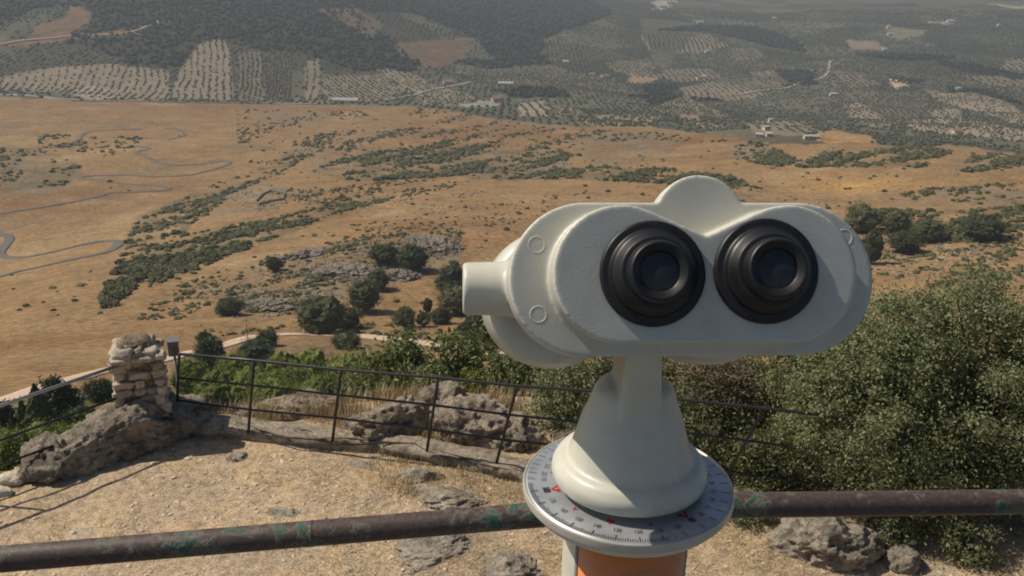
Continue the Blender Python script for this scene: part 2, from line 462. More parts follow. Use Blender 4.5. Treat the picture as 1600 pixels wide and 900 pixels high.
GREY = [[(470, 225), (560, 228), (640, 232), (800, 235), (880, 240), (900, 265), (800, 275), (620, 262), (500, 268), (430, 240)],
 [(1140, 222), (1200, 224), (1245, 252), (1210, 264), (1150, 246)], [(1490, 250), (1600, 252), (1600, 262), (1500, 262)],
 [(0, 255), (60, 250), (130, 270), (90, 298), (0, 305)], [(940, 205), (1060, 208), (1050, 250), (930, 255), (880, 215)],
 [(330, 300), (420, 285), (470, 300), (420, 330), (340, 340)], [(370, 430), (460, 395), (600, 365), (720, 355), (730, 400), (640, 440), (560, 460), (400, 505), (330, 490)],
 [(370, 180), (440, 172), (540, 182), (500, 192), (420, 190)], [(1320, 300), (1500, 290), (1600, 300), (1600, 318), (1400, 322)]]

def parcel(x, y, cell=150.0):
    """fields of about 150 m, each with its own soil"""
    qx = (x + 25 * fbm2(x, y, 90, 2, 91)) / cell; qy = (y + 25 * fbm2(x, y, 90, 2, 92)) / cell
    ix, iy = np.floor(qx), np.floor(qy); best = np.full(len(x), 1e9); val = np.ones(len(x)); z0 = np.zeros(len(x))
    for dx in (-1, 0, 1):
        for dy in (-1, 0, 1):
            cx, cy = ix + dx, iy + dy
            d = (cx + _hash(cx, cy, z0, 5) - qx) ** 2 + (cy + _hash(cx, cy, z0, 6) - qy) ** 2
            m = d < best; best[m] = d[m]; val[m] = .62 + 1.0 * _hash(cx, cy, z0, 7)[m]
    return val
BELT = [[(150, 500), (180, 425), (215, 345), (330, 290), (420, 252), (500, 236), (440, 270), (370, 300), (330, 330), (300, 360), (260, 400), (210, 450)],
 [(230, 450), (262, 372), (420, 345), (520, 318), (620, 305), (520, 335), (440, 368), (370, 395), (300, 425)],
 [(480, 268), (560, 240), (700, 228), (860, 230), (910, 244), (820, 268), (700, 276), (560, 284)], [(660, 262), (860, 258), (1040, 264), (1140, 276), (1200, 300), (1040, 288), (900, 280), (740, 280)],
 [(0, 225), (90, 240), (130, 262), (100, 290), (0, 300)], [(1320, 326), (1460, 330), (1600, 322), (1600, 372), (1480, 380), (1390, 372)], [(1300, 232), (1420, 226), (1490, 236), (1440, 262), (1330, 262), (1240, 262)]]

def terrain_colour(P):
    px, py = project(P)
    x, y = P[:, 0], P[:, 1]; d = np.hypot(x, y)
    n1 = fbm2(x, y, 60, 4, 11); n2 = fbm2(x, y, 14, 4, 12); n3 = fbm2(x, y, 220, 3, 13)
    wx = px + 10 * n1; wy = py + 4 * n2 + 2.0 * n1
    tan = np.array([.300, .192, .094]); red = np.array([.238, .140, .066]); pale = np.array([.365, .252, .135]); grey = np.array([.19, .155, .105])
    C = np.tile(tan, (len(P), 1))
    def blend(C, w, c): w = np.clip(w, 0, 1)[:, None]; return C * (1 - w) + np.asarray(c) * w
    C = blend(C, (n3 + .05) * 1.6, red); C = blend(C, (n1 - .15) * 1.8, pale); C = blend(C, (-n1 - .2) * 1.1, grey)
    gm = np.zeros(len(P))
    for p in GREY: gm = np.maximum(gm, in_poly(px + 26 * n1, py + 9 * n1, p).astype(float))
    C = blend(C, gm * (.42 + 1.3 * n2), np.array([.20, .168, .120]))
    C = blend(C, np.exp(-((px - 1330) / 90) ** 2 - ((py - 290) / 14) ** 2) * .8, (.50, .30, .105))
    C = blend(C, np.exp(-((py - 375) / 10.0) ** 2 - ((px - 760) / 160) ** 2) * .5 + np.exp(-((py - 241) / 3.0) ** 2 - ((px - 580) / 110) ** 2) * .6, (.33, .155, .07))
    C = C * (1 + .22 * n2)[:, None]
    for p in BELT:
        wv = fbm2(x, y, 22, 3, 77)
        k = in_poly(px + 16 * n1, py + 5 * n1, p).astype(float) * np.clip(.38 + 1.6 * wv, 0, .75)
        C = blend(C, k, (.150, .126, .070))
    # near slope below the fence: scrub green
    C = blend(C, np.clip((215 - d) / 40, 0, 1) * (.75 + .3 * n2), (.10, .10, .035))
    # olive country beyond the crest
    cy = np.interp(px, CX, CY)
    far = (py + 1.5 * n2 < cy)
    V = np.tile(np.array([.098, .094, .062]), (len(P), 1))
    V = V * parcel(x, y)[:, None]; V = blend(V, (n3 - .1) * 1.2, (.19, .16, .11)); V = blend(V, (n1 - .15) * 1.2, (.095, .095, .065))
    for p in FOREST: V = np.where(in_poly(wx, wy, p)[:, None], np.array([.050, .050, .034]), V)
    for (p, a, s1, s2, br, cr) in GROVES:
        V = np.where(in_poly(px + 4 * n1, py + 2 * n2, p)[:, None], np.array([.265, .215, .15]) * br, V)
    for p, c in BROWN:
        V = np.where(in_poly(px + 9 * n1, py + 4 * n1 + 2 * n2, p)[:, None], np.array(c) * (.62 if p[0][0] < 760 and p[0][1] < 90 else .85) * (1 + .5 * n2)[:, None], V)
    V = V * (1 + .18 * n2)[:, None]
    C = np.where(far[:, None], V, C)
    return np.clip(C, .01, .9)

def build_terrain():
    # rows roughly even in the picture, columns even in azimuth
    S = base_slope(np.full(len(DS), 0.0), DS); ang = np.arctan(S)
    rows = []; last = None
    for k in range(len(DS)): rows.append(ang[k])
    rows = np.array(rows)
    keep_ang = np.linspace(rows[0], rows[-1], 640)
    dr = np.interp(-keep_ang, -rows, DS)
    dr = np.unique(np.concatenate([dr, np.exp(np.linspace(math.log(13), math.log(9400), 170)), np.linspace(1250, 4500, 180)]))
    az = np.concatenate([np.linspace(-1.05, -.56, 40, endpoint=False), np.linspace(-.56, .56, 540), np.linspace(.56, 1.05, 41)[1:]])
    A, D = np.meshgrid(az, dr, indexing='ij')
    x = (np.sin(A) * D).ravel(); y = (np.cos(A) * D).ravel(); z = height(x, y)
    P = np.stack([x, y, z], 1)
    na, nd = A.shape
    i = np.arange(na - 1)[:, None] * nd + np.arange(nd - 1)[None]
    q = np.stack([i, i + nd, i + nd + 1, i + 1], -1).reshape(-1, 4)
    me = mesh_np('hills', P, q)
    C = terrain_colour(P)
    at = me.color_attributes.new('ground', 'FLOAT_COLOR', 'POINT')
    at.data.foreach_set('color', np.concatenate([C, np.ones((len(C), 1))], 1).astype(np.float32).ravel())
    m, nt, b = new_mat('dry_hillside')
    a = N(nt, 'ShaderNodeAttribute', attribute_name='ground')
    pos = N(nt, 'ShaderNodeNewGeometry').outputs['Position']
    n1 = noise(nt, .35, 5, .65, pos); n2 = noise(nt, .06, 4, .6, pos); n3 = noise(nt, 1.6, 4, .7, pos)
    r1 = ramp(nt, n1.outputs['Fac'], [(.3, g(.55)), (.5, g(1.0)), (.72, g(1.36))])
    r2 = ramp(nt, n2.outputs['Fac'], [(.32, (.88, .84, .80)), (.5, g(1.0)), (.7, (1.14, 1.12, 1.08))])
    r3 = ramp(nt, n3.outputs['Fac'], [(.34, g(.60)), (.5, g(1.0)), (.7, g(1.3))])
    c = mixc(nt, 1.0, a.outputs['Color'], r1.outputs[0], 'MULTIPLY')
    c = mixc(nt, 1.0, c, r2.outputs[0], 'MULTIPLY'); c = mixc(nt, 1.0, c, r3.outputs[0], 'MULTIPLY')
    L(nt, c, b.inputs['Base Color']); b.inputs['Roughness'].default_value = .95; b.inputs['Specular IOR Level'].default_value = .1
    o = link('hills', me, m); tag(o, kind='structure')
    return o

def ribbon(name, px_pts, width, mat, lift=.25, n=160, smooth=True):
    """a road laid on the ground along photo points"""
    p = np.array(px_pts, float)
    P = drop(p[:, 0], p[:, 1])
    # Catmull-Rom in plan
    t = np.linspace(0, len(P) - 1, n); i = np.clip(t.astype(int), 0, len(P) - 2); f = (t - i)[:, None]
    p0 = P[np.maximum(i - 1, 0)]; p1 = P[i]; p2 = P[i + 1]; p3 = P[np.minimum(i + 2, len(P) - 1)]
    Q = .5 * (2 * p1 + (p2 - p0) * f + (2 * p0 - 5 * p1 + 4 * p2 - p3) * f ** 2 + (3 * p1 - p0 - 3 * p2 + p3) * f ** 3)
    T = np.gradient(Q[:, :2], axis=0); T /= np.linalg.norm(T, axis=1)[:, None] + 1e-9
    Nn = np.stack([-T[:, 1], T[:, 0]], 1)
    V = []; offs = np.linspace(-.5, .5, 7)
    for o in offs:
        xy = Q[:, :2] + Nn * (width * o)
        V.append(np.stack([xy[:, 0], xy[:, 1], height(xy[:, 0], xy[:, 1]) + lift], 1))
    V.append(V[0] - [0, 0, 1.5]); V.append(V[6] - [0, 0, 1.5])
    V = np.stack(V, 1).reshape(-1, 3); k = 9; q = []
    for a in range(n - 1):
        for c in range(6): q.append((a * k + c, (a + 1) * k + c, (a + 1) * k + c + 1, a * k + c + 1))
        q.append((a * k + 7, (a + 1) * k + 7, (a + 1) * k, a * k)); q.append((a * k + 6, (a + 1) * k + 6, (a + 1) * k + 8, a * k + 8))
    o = link(name, mesh_np(name, V, np.array(q)), mat); tag(o, kind='structure'); return o, Q
# ------------------------------------------------------------------ crowns
def blob(seed, sub=3, rough=.28, flat=.8):
    V, Fc = ico(sub)
    V = V * (1 + rough * fbm(V * 1.6 + seed * 5.1, 3, seed) * 1.6 + .13 * vnoise(V * 6 + seed, seed))[:, None]
    V = V * np.array([1, 1, flat]); V[:, 2] += .62 * flat
    return V, Fc

def merged_crowns(name, P, rad, sub, mat, nvar=5, hz=1.0, rough=.3):
    """many small crowns as one mesh (stuff)"""
    Vs, Fs = [], []; n0 = 0
    base = [blob(40 + k, sub, rough, .85) for k in range(nvar)]
    nv = len(base[0][0]); Fc = base[0][1]
    which = rng.integers(0, nvar, len(P)); ang = rng.uniform(0, 6.28, len(P))
    B = np.stack([b[0] for b in base])[which]
    c, s = np.cos(ang)[:, None], np.sin(ang)[:, None]
    X = B[:, :, 0] * c - B[:, :, 1] * s; Y = B[:, :, 0] * s + B[:, :, 1] * c
    sc = rad[:, None] * np.ones_like(X)
    V = np.stack([X * sc + P[:, 0:1], Y * sc + P[:, 1:2], B[:, :, 2] * sc * hz + P[:, 2:3] - .15 * sc], -1).reshape(-1, 3)
    Fx = (Fc[None] + (np.arange(len(P)) * nv)[:, None, None]).reshape(-1, 3)
    o = link(name, mesh_np(name, V, Fx, False), mat); tag(o, kind='stuff'); return o

def ground_pts(x, y): return np.stack([x, y, height(x, y)], 1)

def visible(P, lift=2.0):
    """is the point not hidden behind nearer ground"""
    Q = P + [0, 0, lift]
    t = np.linspace(.05, .985, 60)
    X = EYE[None, None] + (Q - EYE)[:, None, :] * t[None, :, None]
    h = height(X[..., 0].ravel(), X[..., 1].ravel()).reshape(X.shape[:2])
    far = np.hypot(X[..., 0], X[..., 1]) > 60
    return ~((X[..., 2] < h - .5) & far).any(1)

def build_far():
    M = {}
    M['olive'] = crown_mat('olive_crown', (.050, .055, .034), (.105, .110, .066), .5)
    M['forest'] = crown_mat('forest_crown', (.030, .035, .022), (.046, .051, .033), .3)
    M['shrub'] = crown_mat('shrub_crown', (.042, .048, .022), (.122, .120, .056), 1.4)
    # --- forest
    polys = FOREST
    x = rng.uniform(-2600, 2600, 150000); y = rng.uniform(1350, 4200, 150000)
    keep = np.abs(x) < y * .62; x, y = x[keep], y[keep]
    P = ground_pts(x, y); px, py = project(P)
    wx = px + 10 * fbm2(x, y, 60, 2, 11)
    m = np.zeros(len(P), bool)
    for p in polys: m |= in_poly(wx, py, p)
    for p, c in BROWN[:5]: m &= ~(in_poly(px, py, p) & (rng.random(len(P)) < .72))
    for gdef in GROVES: m &= ~in_poly(px, py, gdef[0])
    P = P[m]; P = P[:34000]
    merged_crowns('forest', P, rng.uniform(2.2, 4.3, len(P)) * (1 + (P[:, 1] > 2600) * .5), 1, M['forest'], hz=1.25)
    # --- olive rows
    allP, allR = [], []
    for (poly, ang, s1, s2, br, cr) in GROVES:
        s1, s2, cr = s1 * .90, s2 * .66, cr * .62
        pp = np.array(poly, float); c = drop(pp[:, 0], pp[:, 1], 1000)
        cx, cy = c[:, 0].mean(), c[:, 1].mean(); ext = np.hypot(c[:, 0] - cx, c[:, 1] - cy).max() + 60
        # rows run so that they appear at 'ang' on the facing slope: convert with the slant of the view
        a = R_(ang); k = int(ext / s1); k2 = int(ext / s2)
        if k * k2 * 4 > 120000: k = int(k * .6)
        I, J = np.meshgrid(np.arange(-k, k + 1) * s1, np.arange(-k2, k2 + 1) * s2)
        I = I.ravel() + rng.normal(0, .9, I.size); J = J.ravel() + rng.normal(0, .8, J.size)
        wob = 10 * fbm2(I * 1.0, J * 1.0, 160, 2, 31)
        J = J + wob
        va = math.atan2(cx, cy)                      # view azimuth
        ra = va + (math.pi / 2 - a) * .55            # row heading measured from north
        x = cx + I * math.sin(ra) + J * math.cos(ra); y = cy + I * math.cos(ra) - J * math.sin(ra)
        P = ground_pts(x, y); px, py = project(P)
        m = in_poly(px, py, poly) & (rng.random(len(P)) < np.clip(.80 + .5 * fbm2(x, y, 60, 2, 33), .3, .95))
        allP.append(P[m]); allR.append(cr * rng.uniform(.6, 1.25, m.sum()))
    gP = np.concatenate(allP); gR = np.concatenate(allR)
    # the denser green groves between them
    x = rng.uniform(-900, 2600, 160000); y = rng.uniform(1000, 3800, 160000)
    s = 10.0; x = np.round(x / s) * s; y = np.round(y / s) * s
    xy = np.unique(np.stack([x, y], 1), axis=0); x, y = xy[:, 0] + rng.normal(0, 1.2, len(xy)), xy[:, 1] + rng.normal(0, 1.2, len(xy))
    P = ground_pts(x, y); px, py = project(P)
    m = (py < np.interp(px, CX, CY) - 1) & (px > -260) & (px < 1860) & (py > -20)
    for gdef in GROVES: m &= ~in_poly(px, py, gdef[0])
    for p in FOREST: m &= ~in_poly(px, py, p)
    for p, c in BROWN: m &= ~in_poly(px, py, p)
    dens = fbm2(x, y, 190, 3, 41); m = np.where(m)[0]; pv = parcel(x[m], y[m])
    m = m[rng.random(len(m)) < np.clip(.80 - .3 * (pv - 1) + 1.0 * dens[m], .08, .95)]
    fP = P[m]; fR = rng.uniform(1.7, 3.0, len(fP))
    P = np.concatenate([gP, fP]); Rr = np.concatenate([gR, fR]); isg = np.arange(len(P)) < len(gP)
    d = np.hypot(P[:, 0], P[:, 1])
    px, py = project(P); vis = (px > 0) & (px < 1600) & (py > 0)
    near = np.where(vis & isg)[0]; near = near[visible(P[near], 2.5)]
    near = near[np.argsort(d[near])][:280]
    rest = np.setdiff1d(np.arange(len(P)), near)
    lo = rest[d[rest] < 2300]; hi = rest[d[rest] >= 2300]
    print('olives', len(P), 'near', len(near), 'lo', len(lo), 'hi', len(hi))
    a = merged_crowns('olive_trees', P[lo], Rr[lo], 1, M['olive']); b = merged_crowns('olive_trees', P[hi], Rr[hi] * 1.1, 1, M['olive'])
    ome = []
    for k in range(4):
        V, Fc = blob(60 + k, 2, .3, .85)
        me = mesh_np('olive_tree', V, Fc); me.materials.append(M['olive']); ome.append(me)
    for n_, i in enumerate(near):
        o = bpy.data.objects.new('olive_tree', ome[n_ % 4]); COL.objects.link(o)
        o.location = P[i] - [0, 0, .15 * Rr[i]]; o.scale = (Rr[i],) * 3; o.rotation_euler = (0, 0, rng.uniform(0, 6.28))
        q = project(P[i][None]); qx, qy = q[0][0], q[1][0]
        where = ('on the pale slope under the dark wood' if qx < 480 else 'near the long white farm building' if qx < 800 else
                 'in pale strips past the tan hillside edge' if qx < 1060 else 'on the white-soiled groves at right')
        tag(o, 'round olive tree in rows ' + where, 'olive tree', 'olive trees in rows ' + where)
    # --- shrubs on the dry hillside
    area = []   # (polygon in photo px, count, radius range m, name of place)
    def sc(poly, n, r0, r1, place): area.append((poly, int(n * 4.6), r0 * .55, r1 * .70, place))
    band = 'dense belt of scrub below the ruined stone pen'
    sc([(150, 500), (180, 425), (215, 345), (330, 290), (420, 252), (500, 236), (440, 270), (370, 300), (330, 330), (300, 360), (260, 400), (210, 450)], 330, 1.4, 3.1, band)
    sc([(230, 450), (262, 372), (420, 345), (520, 318), (620, 312), (520, 335), (440, 368), (370, 395), (300, 425)], 330, 1.3, 2.9, band)
    up = 'long belt of scrub across the middle of the hillside'
    sc([(480, 268), (560, 240), (700, 228), (860, 230), (910, 244), (820, 268), (700, 276), (560, 284)], 260, 1.5, 3.8, up)
    sc([(660, 262), (860, 258), (1040, 264), (1140, 276), (1200, 300), (1040, 288), (900, 280), (740, 280)], 200, 1.4, 3.6, up)
    sc([(440, 225), (520, 205), (640, 200), (800, 205), (900, 225), (760, 232), (560, 240)], 130, 1.4, 3.2, up)
    sc([(640, 168), (700, 172), (820, 195), (900, 203), (1000, 205), (1160, 222), (1000, 222), (800, 215), (640, 182)], 80, 1.4, 3.2, 'thin scrub along the far edge of the tan hillside')
    sc([(-60, 225), (90, 240), (130, 262), (100, 290), (-60, 300)], 40, 1.5, 3.6, 'patch of scrub beyond the switchback road')
    sc([(60, 210), (230, 215), (180, 245), (60, 240)], 40, 1.3, 3.0, 'patch of scrub beyond the switchback road')
    sc([(370, 172), (560, 172), (600, 190), (420, 210), (370, 230)], 45, 1.4, 3.0, 'thin scrub along the far edge of the tan hillside')
    sc([(1140, 224), (1190, 222), (1250, 252), (1215, 262), (1150, 250)], 70, 1.5, 3.5, 'grey knoll behind the binoculars')
    sc([(1300, 232), (1420, 226), (1490, 236), (1440, 262), (1330, 262), (1240, 262)], 110, 1.5, 3.6, 'wooded fold below the olive groves')
    sc([(1520, 240), (1600, 240), (1600, 262), (1500, 270)], 45, 1.5, 3.6, 'wooded fold below the olive groves')
    sc([(1380, 300), (1600, 285), (1600, 312), (1440, 318)], 26, 1.3, 2.6, 'smooth tan slope at the right')
    lowr = 'scrubby slope just above the big oak'
    sc([(1320, 326), (1460, 330), (1600, 322), (1600, 372), (1480, 380), (1390, 372)], 120, 1.0, 3.0, lowr)
    sc([(1370, 372), (1600, 372), (1600, 450), (1500, 455), (1380, 440)], 110, .7, 1.9, lowr)
    rocky = 'rocky rise below the scrub belts'
    sc([(360, 440), (420, 400), (560, 370), (720, 360), (720, 400), (600, 430), (500, 450), (420, 490), (330, 505)], 200, .7, 1.7, rocky)
    sc([(280, 440), (360, 420), (340, 470), (280, 500), (210, 500)], 40, .6, 1.6, rocky)
    sc([(540, 340), (700, 330), (900, 300), (860, 340), (720, 380), (560, 372)], 45, .6, 1.5, 'open tan slope left of the binoculars')
    sc([(420, 300), (620, 282), (760, 282), (640, 308), (500, 320)], 60, 1.0, 2.2, 'open tan slope left of the binoculars')
    sc([(300, 500), (340, 520), (560, 500), (720, 520), (720, 540), (460, 510), (340, 535)], 30, .6, 1.5, 'verge of the pale dirt road')
    PP, RR_, WW = [], [], []
    for poly, n, r0, r1, place in area:
        a = np.array(poly, float); k = n * 6
        x = rng.uniform(a[:, 0].min(), a[:, 0].max(), k); y = rng.uniform(a[:, 1].min(), a[:, 1].max(), k)
        w = fbm(np.stack([(x + 2.0 * y) / 55, (y + .18 * x) / 8.5, np.full(k, 2.2)], 1), 4, 51)
        m = in_poly(x, y, poly) & (rng.random(k) < np.clip(.42 + 2.0 * w, .03, 1))
        x, y = x[m][:n], y[m][:n]
        if len(x) == 0: continue
        P = drop(x, y, 120, 2500)
        PP.append(P); RR_.append(r0 + (r1 - r0) * rng.random(len(P)) ** 1.8); WW += [place] * len(P)
    # stones of the rocky rise and other stony ground
    sp, sr = [], []
    for poly, n in (([(370, 430), (460, 395), (600, 365), (720, 355), (730, 400), (640, 440), (560, 460), (400, 505), (330, 490)], 1300), ([(470, 225), (640, 232), (880, 240), (900, 265), (800, 275), (620, 262), (500, 268), (430, 240)], 900), ([(1140, 222), (1200, 224), (1245, 252), (1210, 264), (1150, 246)], 300), ([(330, 300), (470, 290), (760, 300), (740, 340), (420, 340)], 500), ([(1320, 360), (1600, 350), (1600, 440), (1380, 440)], 500)):
        a = np.array(poly, float); x = rng.uniform(a[:, 0].min(), a[:, 0].max(), n * 3); y = rng.uniform(a[:, 1].min(), a[:, 1].max(), n * 3)
        w = fbm(np.stack([x / 30, y / 12, np.full(len(x), 7.2)], 1), 3, 57); m = in_poly(x, y, poly) & (rng.random(len(x)) < np.clip(.2 + 2.6 * w, 0, 1)); P = drop(x[m][:n], y[m][:n], 120, 2500); sp.append(P); sr.append(rng.uniform(.2, .8, len(P)) * (1 + .35 * (np.hypot(P[:, 0], P[:, 1]) > 600)))
    merged_crowns('scattered_rocks', np.concatenate(sp), np.concatenate(sr), 1, rock_mat('hillside_stone', (.33, .285, .23), (.15, .13, .11), .3), rough=.7, hz=.8)
    # strays everywhere on the tan ground
    x = rng.uniform(-20, 1620, 2600); y = 175 + 325 * rng.random(2600) ** 1.5; wst = fbm(np.stack([x / 60, y / 16, np.full(2600, 4.4)], 1), 3, 58); m = (y > np.interp(x, CX, CY) + 8) & ~((x < 380) & (y > 160) & (y < 420) & (rng.random(2600) < .97)) & (y > 178 + .02 * x) & (rng.random(2600) < np.clip(.42 + 2.0 * wst, .04, 1))
    x, y = x[m], y[m]; P = drop(x, y, 120, 2500); PP.append(P); RR_.append(.5 + 1.2 * rng.random(len(P)) ** 1.6); WW += ['open tan slope'] * len(P)
    P = np.concatenate(PP); Rr = np.concatenate(RR_); W = np.array(WW)
    dist = np.hypot(P[:, 0], P[:, 1]); app = Rr / dist
    px, py = project(P); inv = (px > 0) & (px < 1600)
    hid = ((px > 735) & (px < 1350) & (py > 330)) | ((px > 1190) & (py > 445)) | (py > 545)
    inv &= ~hid
    cand = np.where(inv)[0]; cand = cand[visible(P[cand], 1.0)]
    top = cand[np.argsort(-app[cand])][:255]; rest = np.setdiff1d(np.arange(len(P)), top)
    print('shrubs', len(P), 'single', len(top))
    merged_crowns('scrub', P[rest], Rr[rest], 2, M['shrub'], rough=.6, hz=.72)
    sme = []
    for k in range(6):
        V, Fc = blob(80 + k, 4, .5, .74); V = V * (1 + .16 * vnoise(V * 13, k))[:, None]
        me = mesh_np('hillside_shrub', V, Fc, False); me.materials.append(M['shrub']); sme.append(me)
    for n_, i in enumerate(top):
        o = bpy.data.objects.new('hillside_shrub', sme[n_ % 6]); COL.objects.link(o)
        o.location = P[i] - [0, 0, .2 * Rr[i]]; s = Rr[i]; o.scale = (s * rng.uniform(.9, 1.25), s, s * rng.uniform(.8, 1.05)); o.rotation_euler = (0, 0, rng.uniform(0, 6.28))
        tag(o, 'dark green rounded shrub on the ' + W[i], 'shrub', 'shrubs on the ' + W[i])
    return M

# ------------------------------------------------------------------ roads, buildings, pen
def build_roads():
    asph = simple('asphalt', (.135, .118, .096), .85, 0, .12, .8)
    dirt = simple('pale_dirt', (.60, .45, .32), .95, 0, .14, .6)
    verge = simple('verge_gravel', (.50, .40, .28), .95, 0, .2, .8)
    A = [(-60, 352), (0, 366), (14, 372), (8, 384), (0, 396), (8, 402), (40, 402), (90, 392), (140, 380), (178, 377), (184, 383), (165, 394), (110, 406), (50, 420), (0, 432), (-80, 450)]
    ribbon('hairpin_road', A, 5.6, asph, .3, 260)
    B = [(-60, 348), (0, 334), (70, 323), (130, 312), (170, 302), (210, 300), (255, 298), (262, 294), (240, 290), (190, 287), (150, 282), (125, 279), (140, 275), (190, 274), (240, 276), (300, 273), (335, 264), (358, 256), (350, 252), (310, 257), (270, 258), (245, 254), (225, 244), (213, 238), (232, 232), (215, 229), (195, 231)]
    ribbon('switchback_road', B, 3.9, asph, .3, 420)
    ribbon('mountain_road', [(258, 201), (275, 202), (287, 208), (288, 212), (265, 218)], 3.9, asph, .3, 60)
    ribbon('side_track', [(-30, 232), (60, 232), (110, 226), (126, 214), (140, 206), (180, 203), (220, 202)], 4.0, asph, .3, 80)
    D = [(-60, 640), (0, 628), (60, 608), (120, 592), (180, 577), (230, 568), (300, 552), (345, 542), (390, 528), (440, 523), (500, 523), (560, 525), (620, 531), (680, 538), (720, 544), (790, 556), (860, 575)]
    ribbon('dirt_road', D, 5.6, dirt, .25, 240)
    ribbon('valley_road', [(-100, 147), (0, 148), (60, 151), (120, 156), (250, 159), (380, 161), (480, 163), (560, 160), (640, 150), (700, 136), (740, 128)], 7.0, simple('valley_asphalt', (.30, .28, .25), .9), 1.0, 200)
    ribbon('forest_track', [(0, 70), (60, 62), (130, 56), (200, 52), (235, 40), (260, 34)], 6.0, simple('track_dirt', (.36, .26, .18), .95), 1.5, 100)
    ribbon('farm_track', [(1140, 150), (1210, 140), (1255, 128), (1290, 118), (1297, 96)], 7.0, simple('farm_dirt', (.40, .34, .26), .95), 1.5, 100)
    ribbon('car_park', [(-60, 655), (0, 640), (60, 632), (130, 620), (200, 604)], 7.0, asph, .3, 60)
    # retaining kerb of the dirt road is the dark grass line; nothing built

def house(px, py, w, dpt, h, rot, roofcol, wallcol, label, roof='gable'):
    P = drop([px], [py], 500)[0]
    if 1180 < px < 1280 and py > 180: w, dpt, h = w * .52, dpt * .55, h * .55
    t = thing('farmhouse', label, 'house', P)
    Rm = Rz(rot)
    V, f = box((0, 0, h / 2 - 1), (w, dpt, h + 2), Rm); MB().add(V, f).build('wall', wallcol, t, False)
    mb = MB(); e = .35; rh = dpt * .28
    V = np.array([(-w / 2 - e, -dpt / 2 - e, h), (w / 2 + e, -dpt / 2 - e, h), (w / 2 + e, dpt / 2 + e, h), (-w / 2 - e, dpt / 2 + e, h),
                  (-w / 2 - e, 0, h + rh), (w / 2 + e, 0, h + rh)]) @ Rm.T
    mb.add(V, [np.array([(0, 1, 5, 4), (2, 3, 4, 5), (3, 2, 1, 0)]), np.array([(1, 2, 5), (3, 0, 4)])]).build('roof', roofcol, t, False)
    win = MB(); k = max(2, int(w / 4))
    for j in range(k):
        x = -w / 2 + (j + .5) * w / k
        V, f = box((0, 0, 0), (1.1, .12, 1.3)); win.add((V + [x, -dpt / 2 - .03, h * .55]) @ Rm.T, f)
    win.build('window', M_DARK, t, False)
    return t

def build_houses():
    global M_DARK
    M_DARK = simple('dark_window', (.03, .03, .035), .3)
    wh = simple('whitewash', (.66, .63, .58), .8, 0, .05, .3); cr = simple('cream_wall', (.62, .54, .42), .85, 0, .08, .3)
    tile = simple('clay_tile', (.34, .17, .10), .85, 0, .2, .8); pale = simple('pale_roof', (.52, .48, .43), .7, 0, .06, .3); gr = simple('grey_sheet', (.42, .42, .42), .5, 0, .1, .3)
    H = [
     (790, 134, 26, 9, 5, .05, pale, wh, 'long low white farm building beside the dark wood at centre'),
     (945, 122, 16, 9, 5.5, .3, tile, wh, 'white farmhouse in dark trees right of the long low building'),
     (925, 119, 13, 8, 5, -.2, tile, cr, 'cream house at the left end of the pale farm clearing'),
     (776, 158, 15, 8, 5, .4, tile, cr, 'cream house by the pale pond at the hillside edge'),
     (884, 99, 14, 8, 5, -.3, gr, wh, 'lone white house in the middle of dark groves'),
     (1203, 191, 9, 8, 9, .2, pale, wh, 'tall narrow white house uppermost in the hamlet'),
     (1196, 203, 9, 7, 6, .5, pale, wh, 'white house in the middle of the hamlet'),
     (1186, 214, 10, 7, 5, -.3, pale, wh, 'white house at the lower left of the hamlet'),
     (1201, 213, 9, 7, 5, .1, pale, wh, 'pale roofed white house at the lower right of the hamlet'),
     (1262, 217, 14, 7, 5, .15, pale, wh, 'white farmhouse at the left foot of the bright tan field'),
     (1274, 216, 12, 8, 3.5, .1, gr, cr, 'low grey roofed shed beside the bright tan field'),
     (1104, 83, 9, 8, 6, .2, pale, wh, 'small bright white cottage above the upper groves'),
     (1092, 124, 12, 8, 5, .4, tile, wh, 'white house on the left of a pair below the upper groves'),
     (1100, 122, 11, 8, 5, -.1, pale, wh, 'pale roofed house on the right of a pair below the upper groves'),
     (1302, 149, 14, 8, 4, .1, pale, wh, 'low white shed in the green strip left of centre right groves'),
     (1496, 142, 10, 8, 6, .3, pale, wh, 'white house at the top of the big bright grove'),
     (1390, 55, 14, 9, 5, .2, pale, wh, 'white house above the brown field at upper right'),
     (1388, 45, 10, 9, 8, .1, cr, wh, 'tall pale house at the head of the brown field'),
     (1485, 35, 24, 12, 6, .05, pale, wh, 'white barn at the end of a pale strip at upper right'),
     (1382, 79, 12, 9, 5, .2, pale, wh, 'small white house at the right tip of a brown patch'),
     (1560, 42, 10, 8, 8, .1, pale, wh, 'small white tower house at far upper right'),
     (1094, 37, 20, 10, 6, .1, pale, cr, 'pale farm building above the long dark wood'),
     (1240, 58, 13, 9, 6, -.2, tile, wh, 'white house beside the orange clearing'),
     (1250, 70, 14, 9, 5, .3, tile, cr, 'cream house just below the orange clearing'),
     (1495, 208, 12, 8, 4, .2, tile, cr, 'cream house at the lower edge of the bright grove'),
     (540, 160, 34, 10, 4, 0, gr, cr, 'long grey roofed shed by the valley road'),
     (700, 131, 16, 9, 4.5, .3, tile, cr, 'cream roadside house where the valley road bends'),
     (1047, 6, 30, 12, 8, .2, pale, wh, 'right hand white block of the far village'),
     (1036, 12, 26, 12, 8, -.1, pale, cr, 'middle cream block of the far village'),
     (1024, 17, 24, 12, 7, .3, tile, wh, 'left hand white block of the far village'),
     (1210, 30, 13, 9, 5, 0, pale, wh, 'lone pale house in the hazy plain'),
    ]
    for h in H: house(*h)

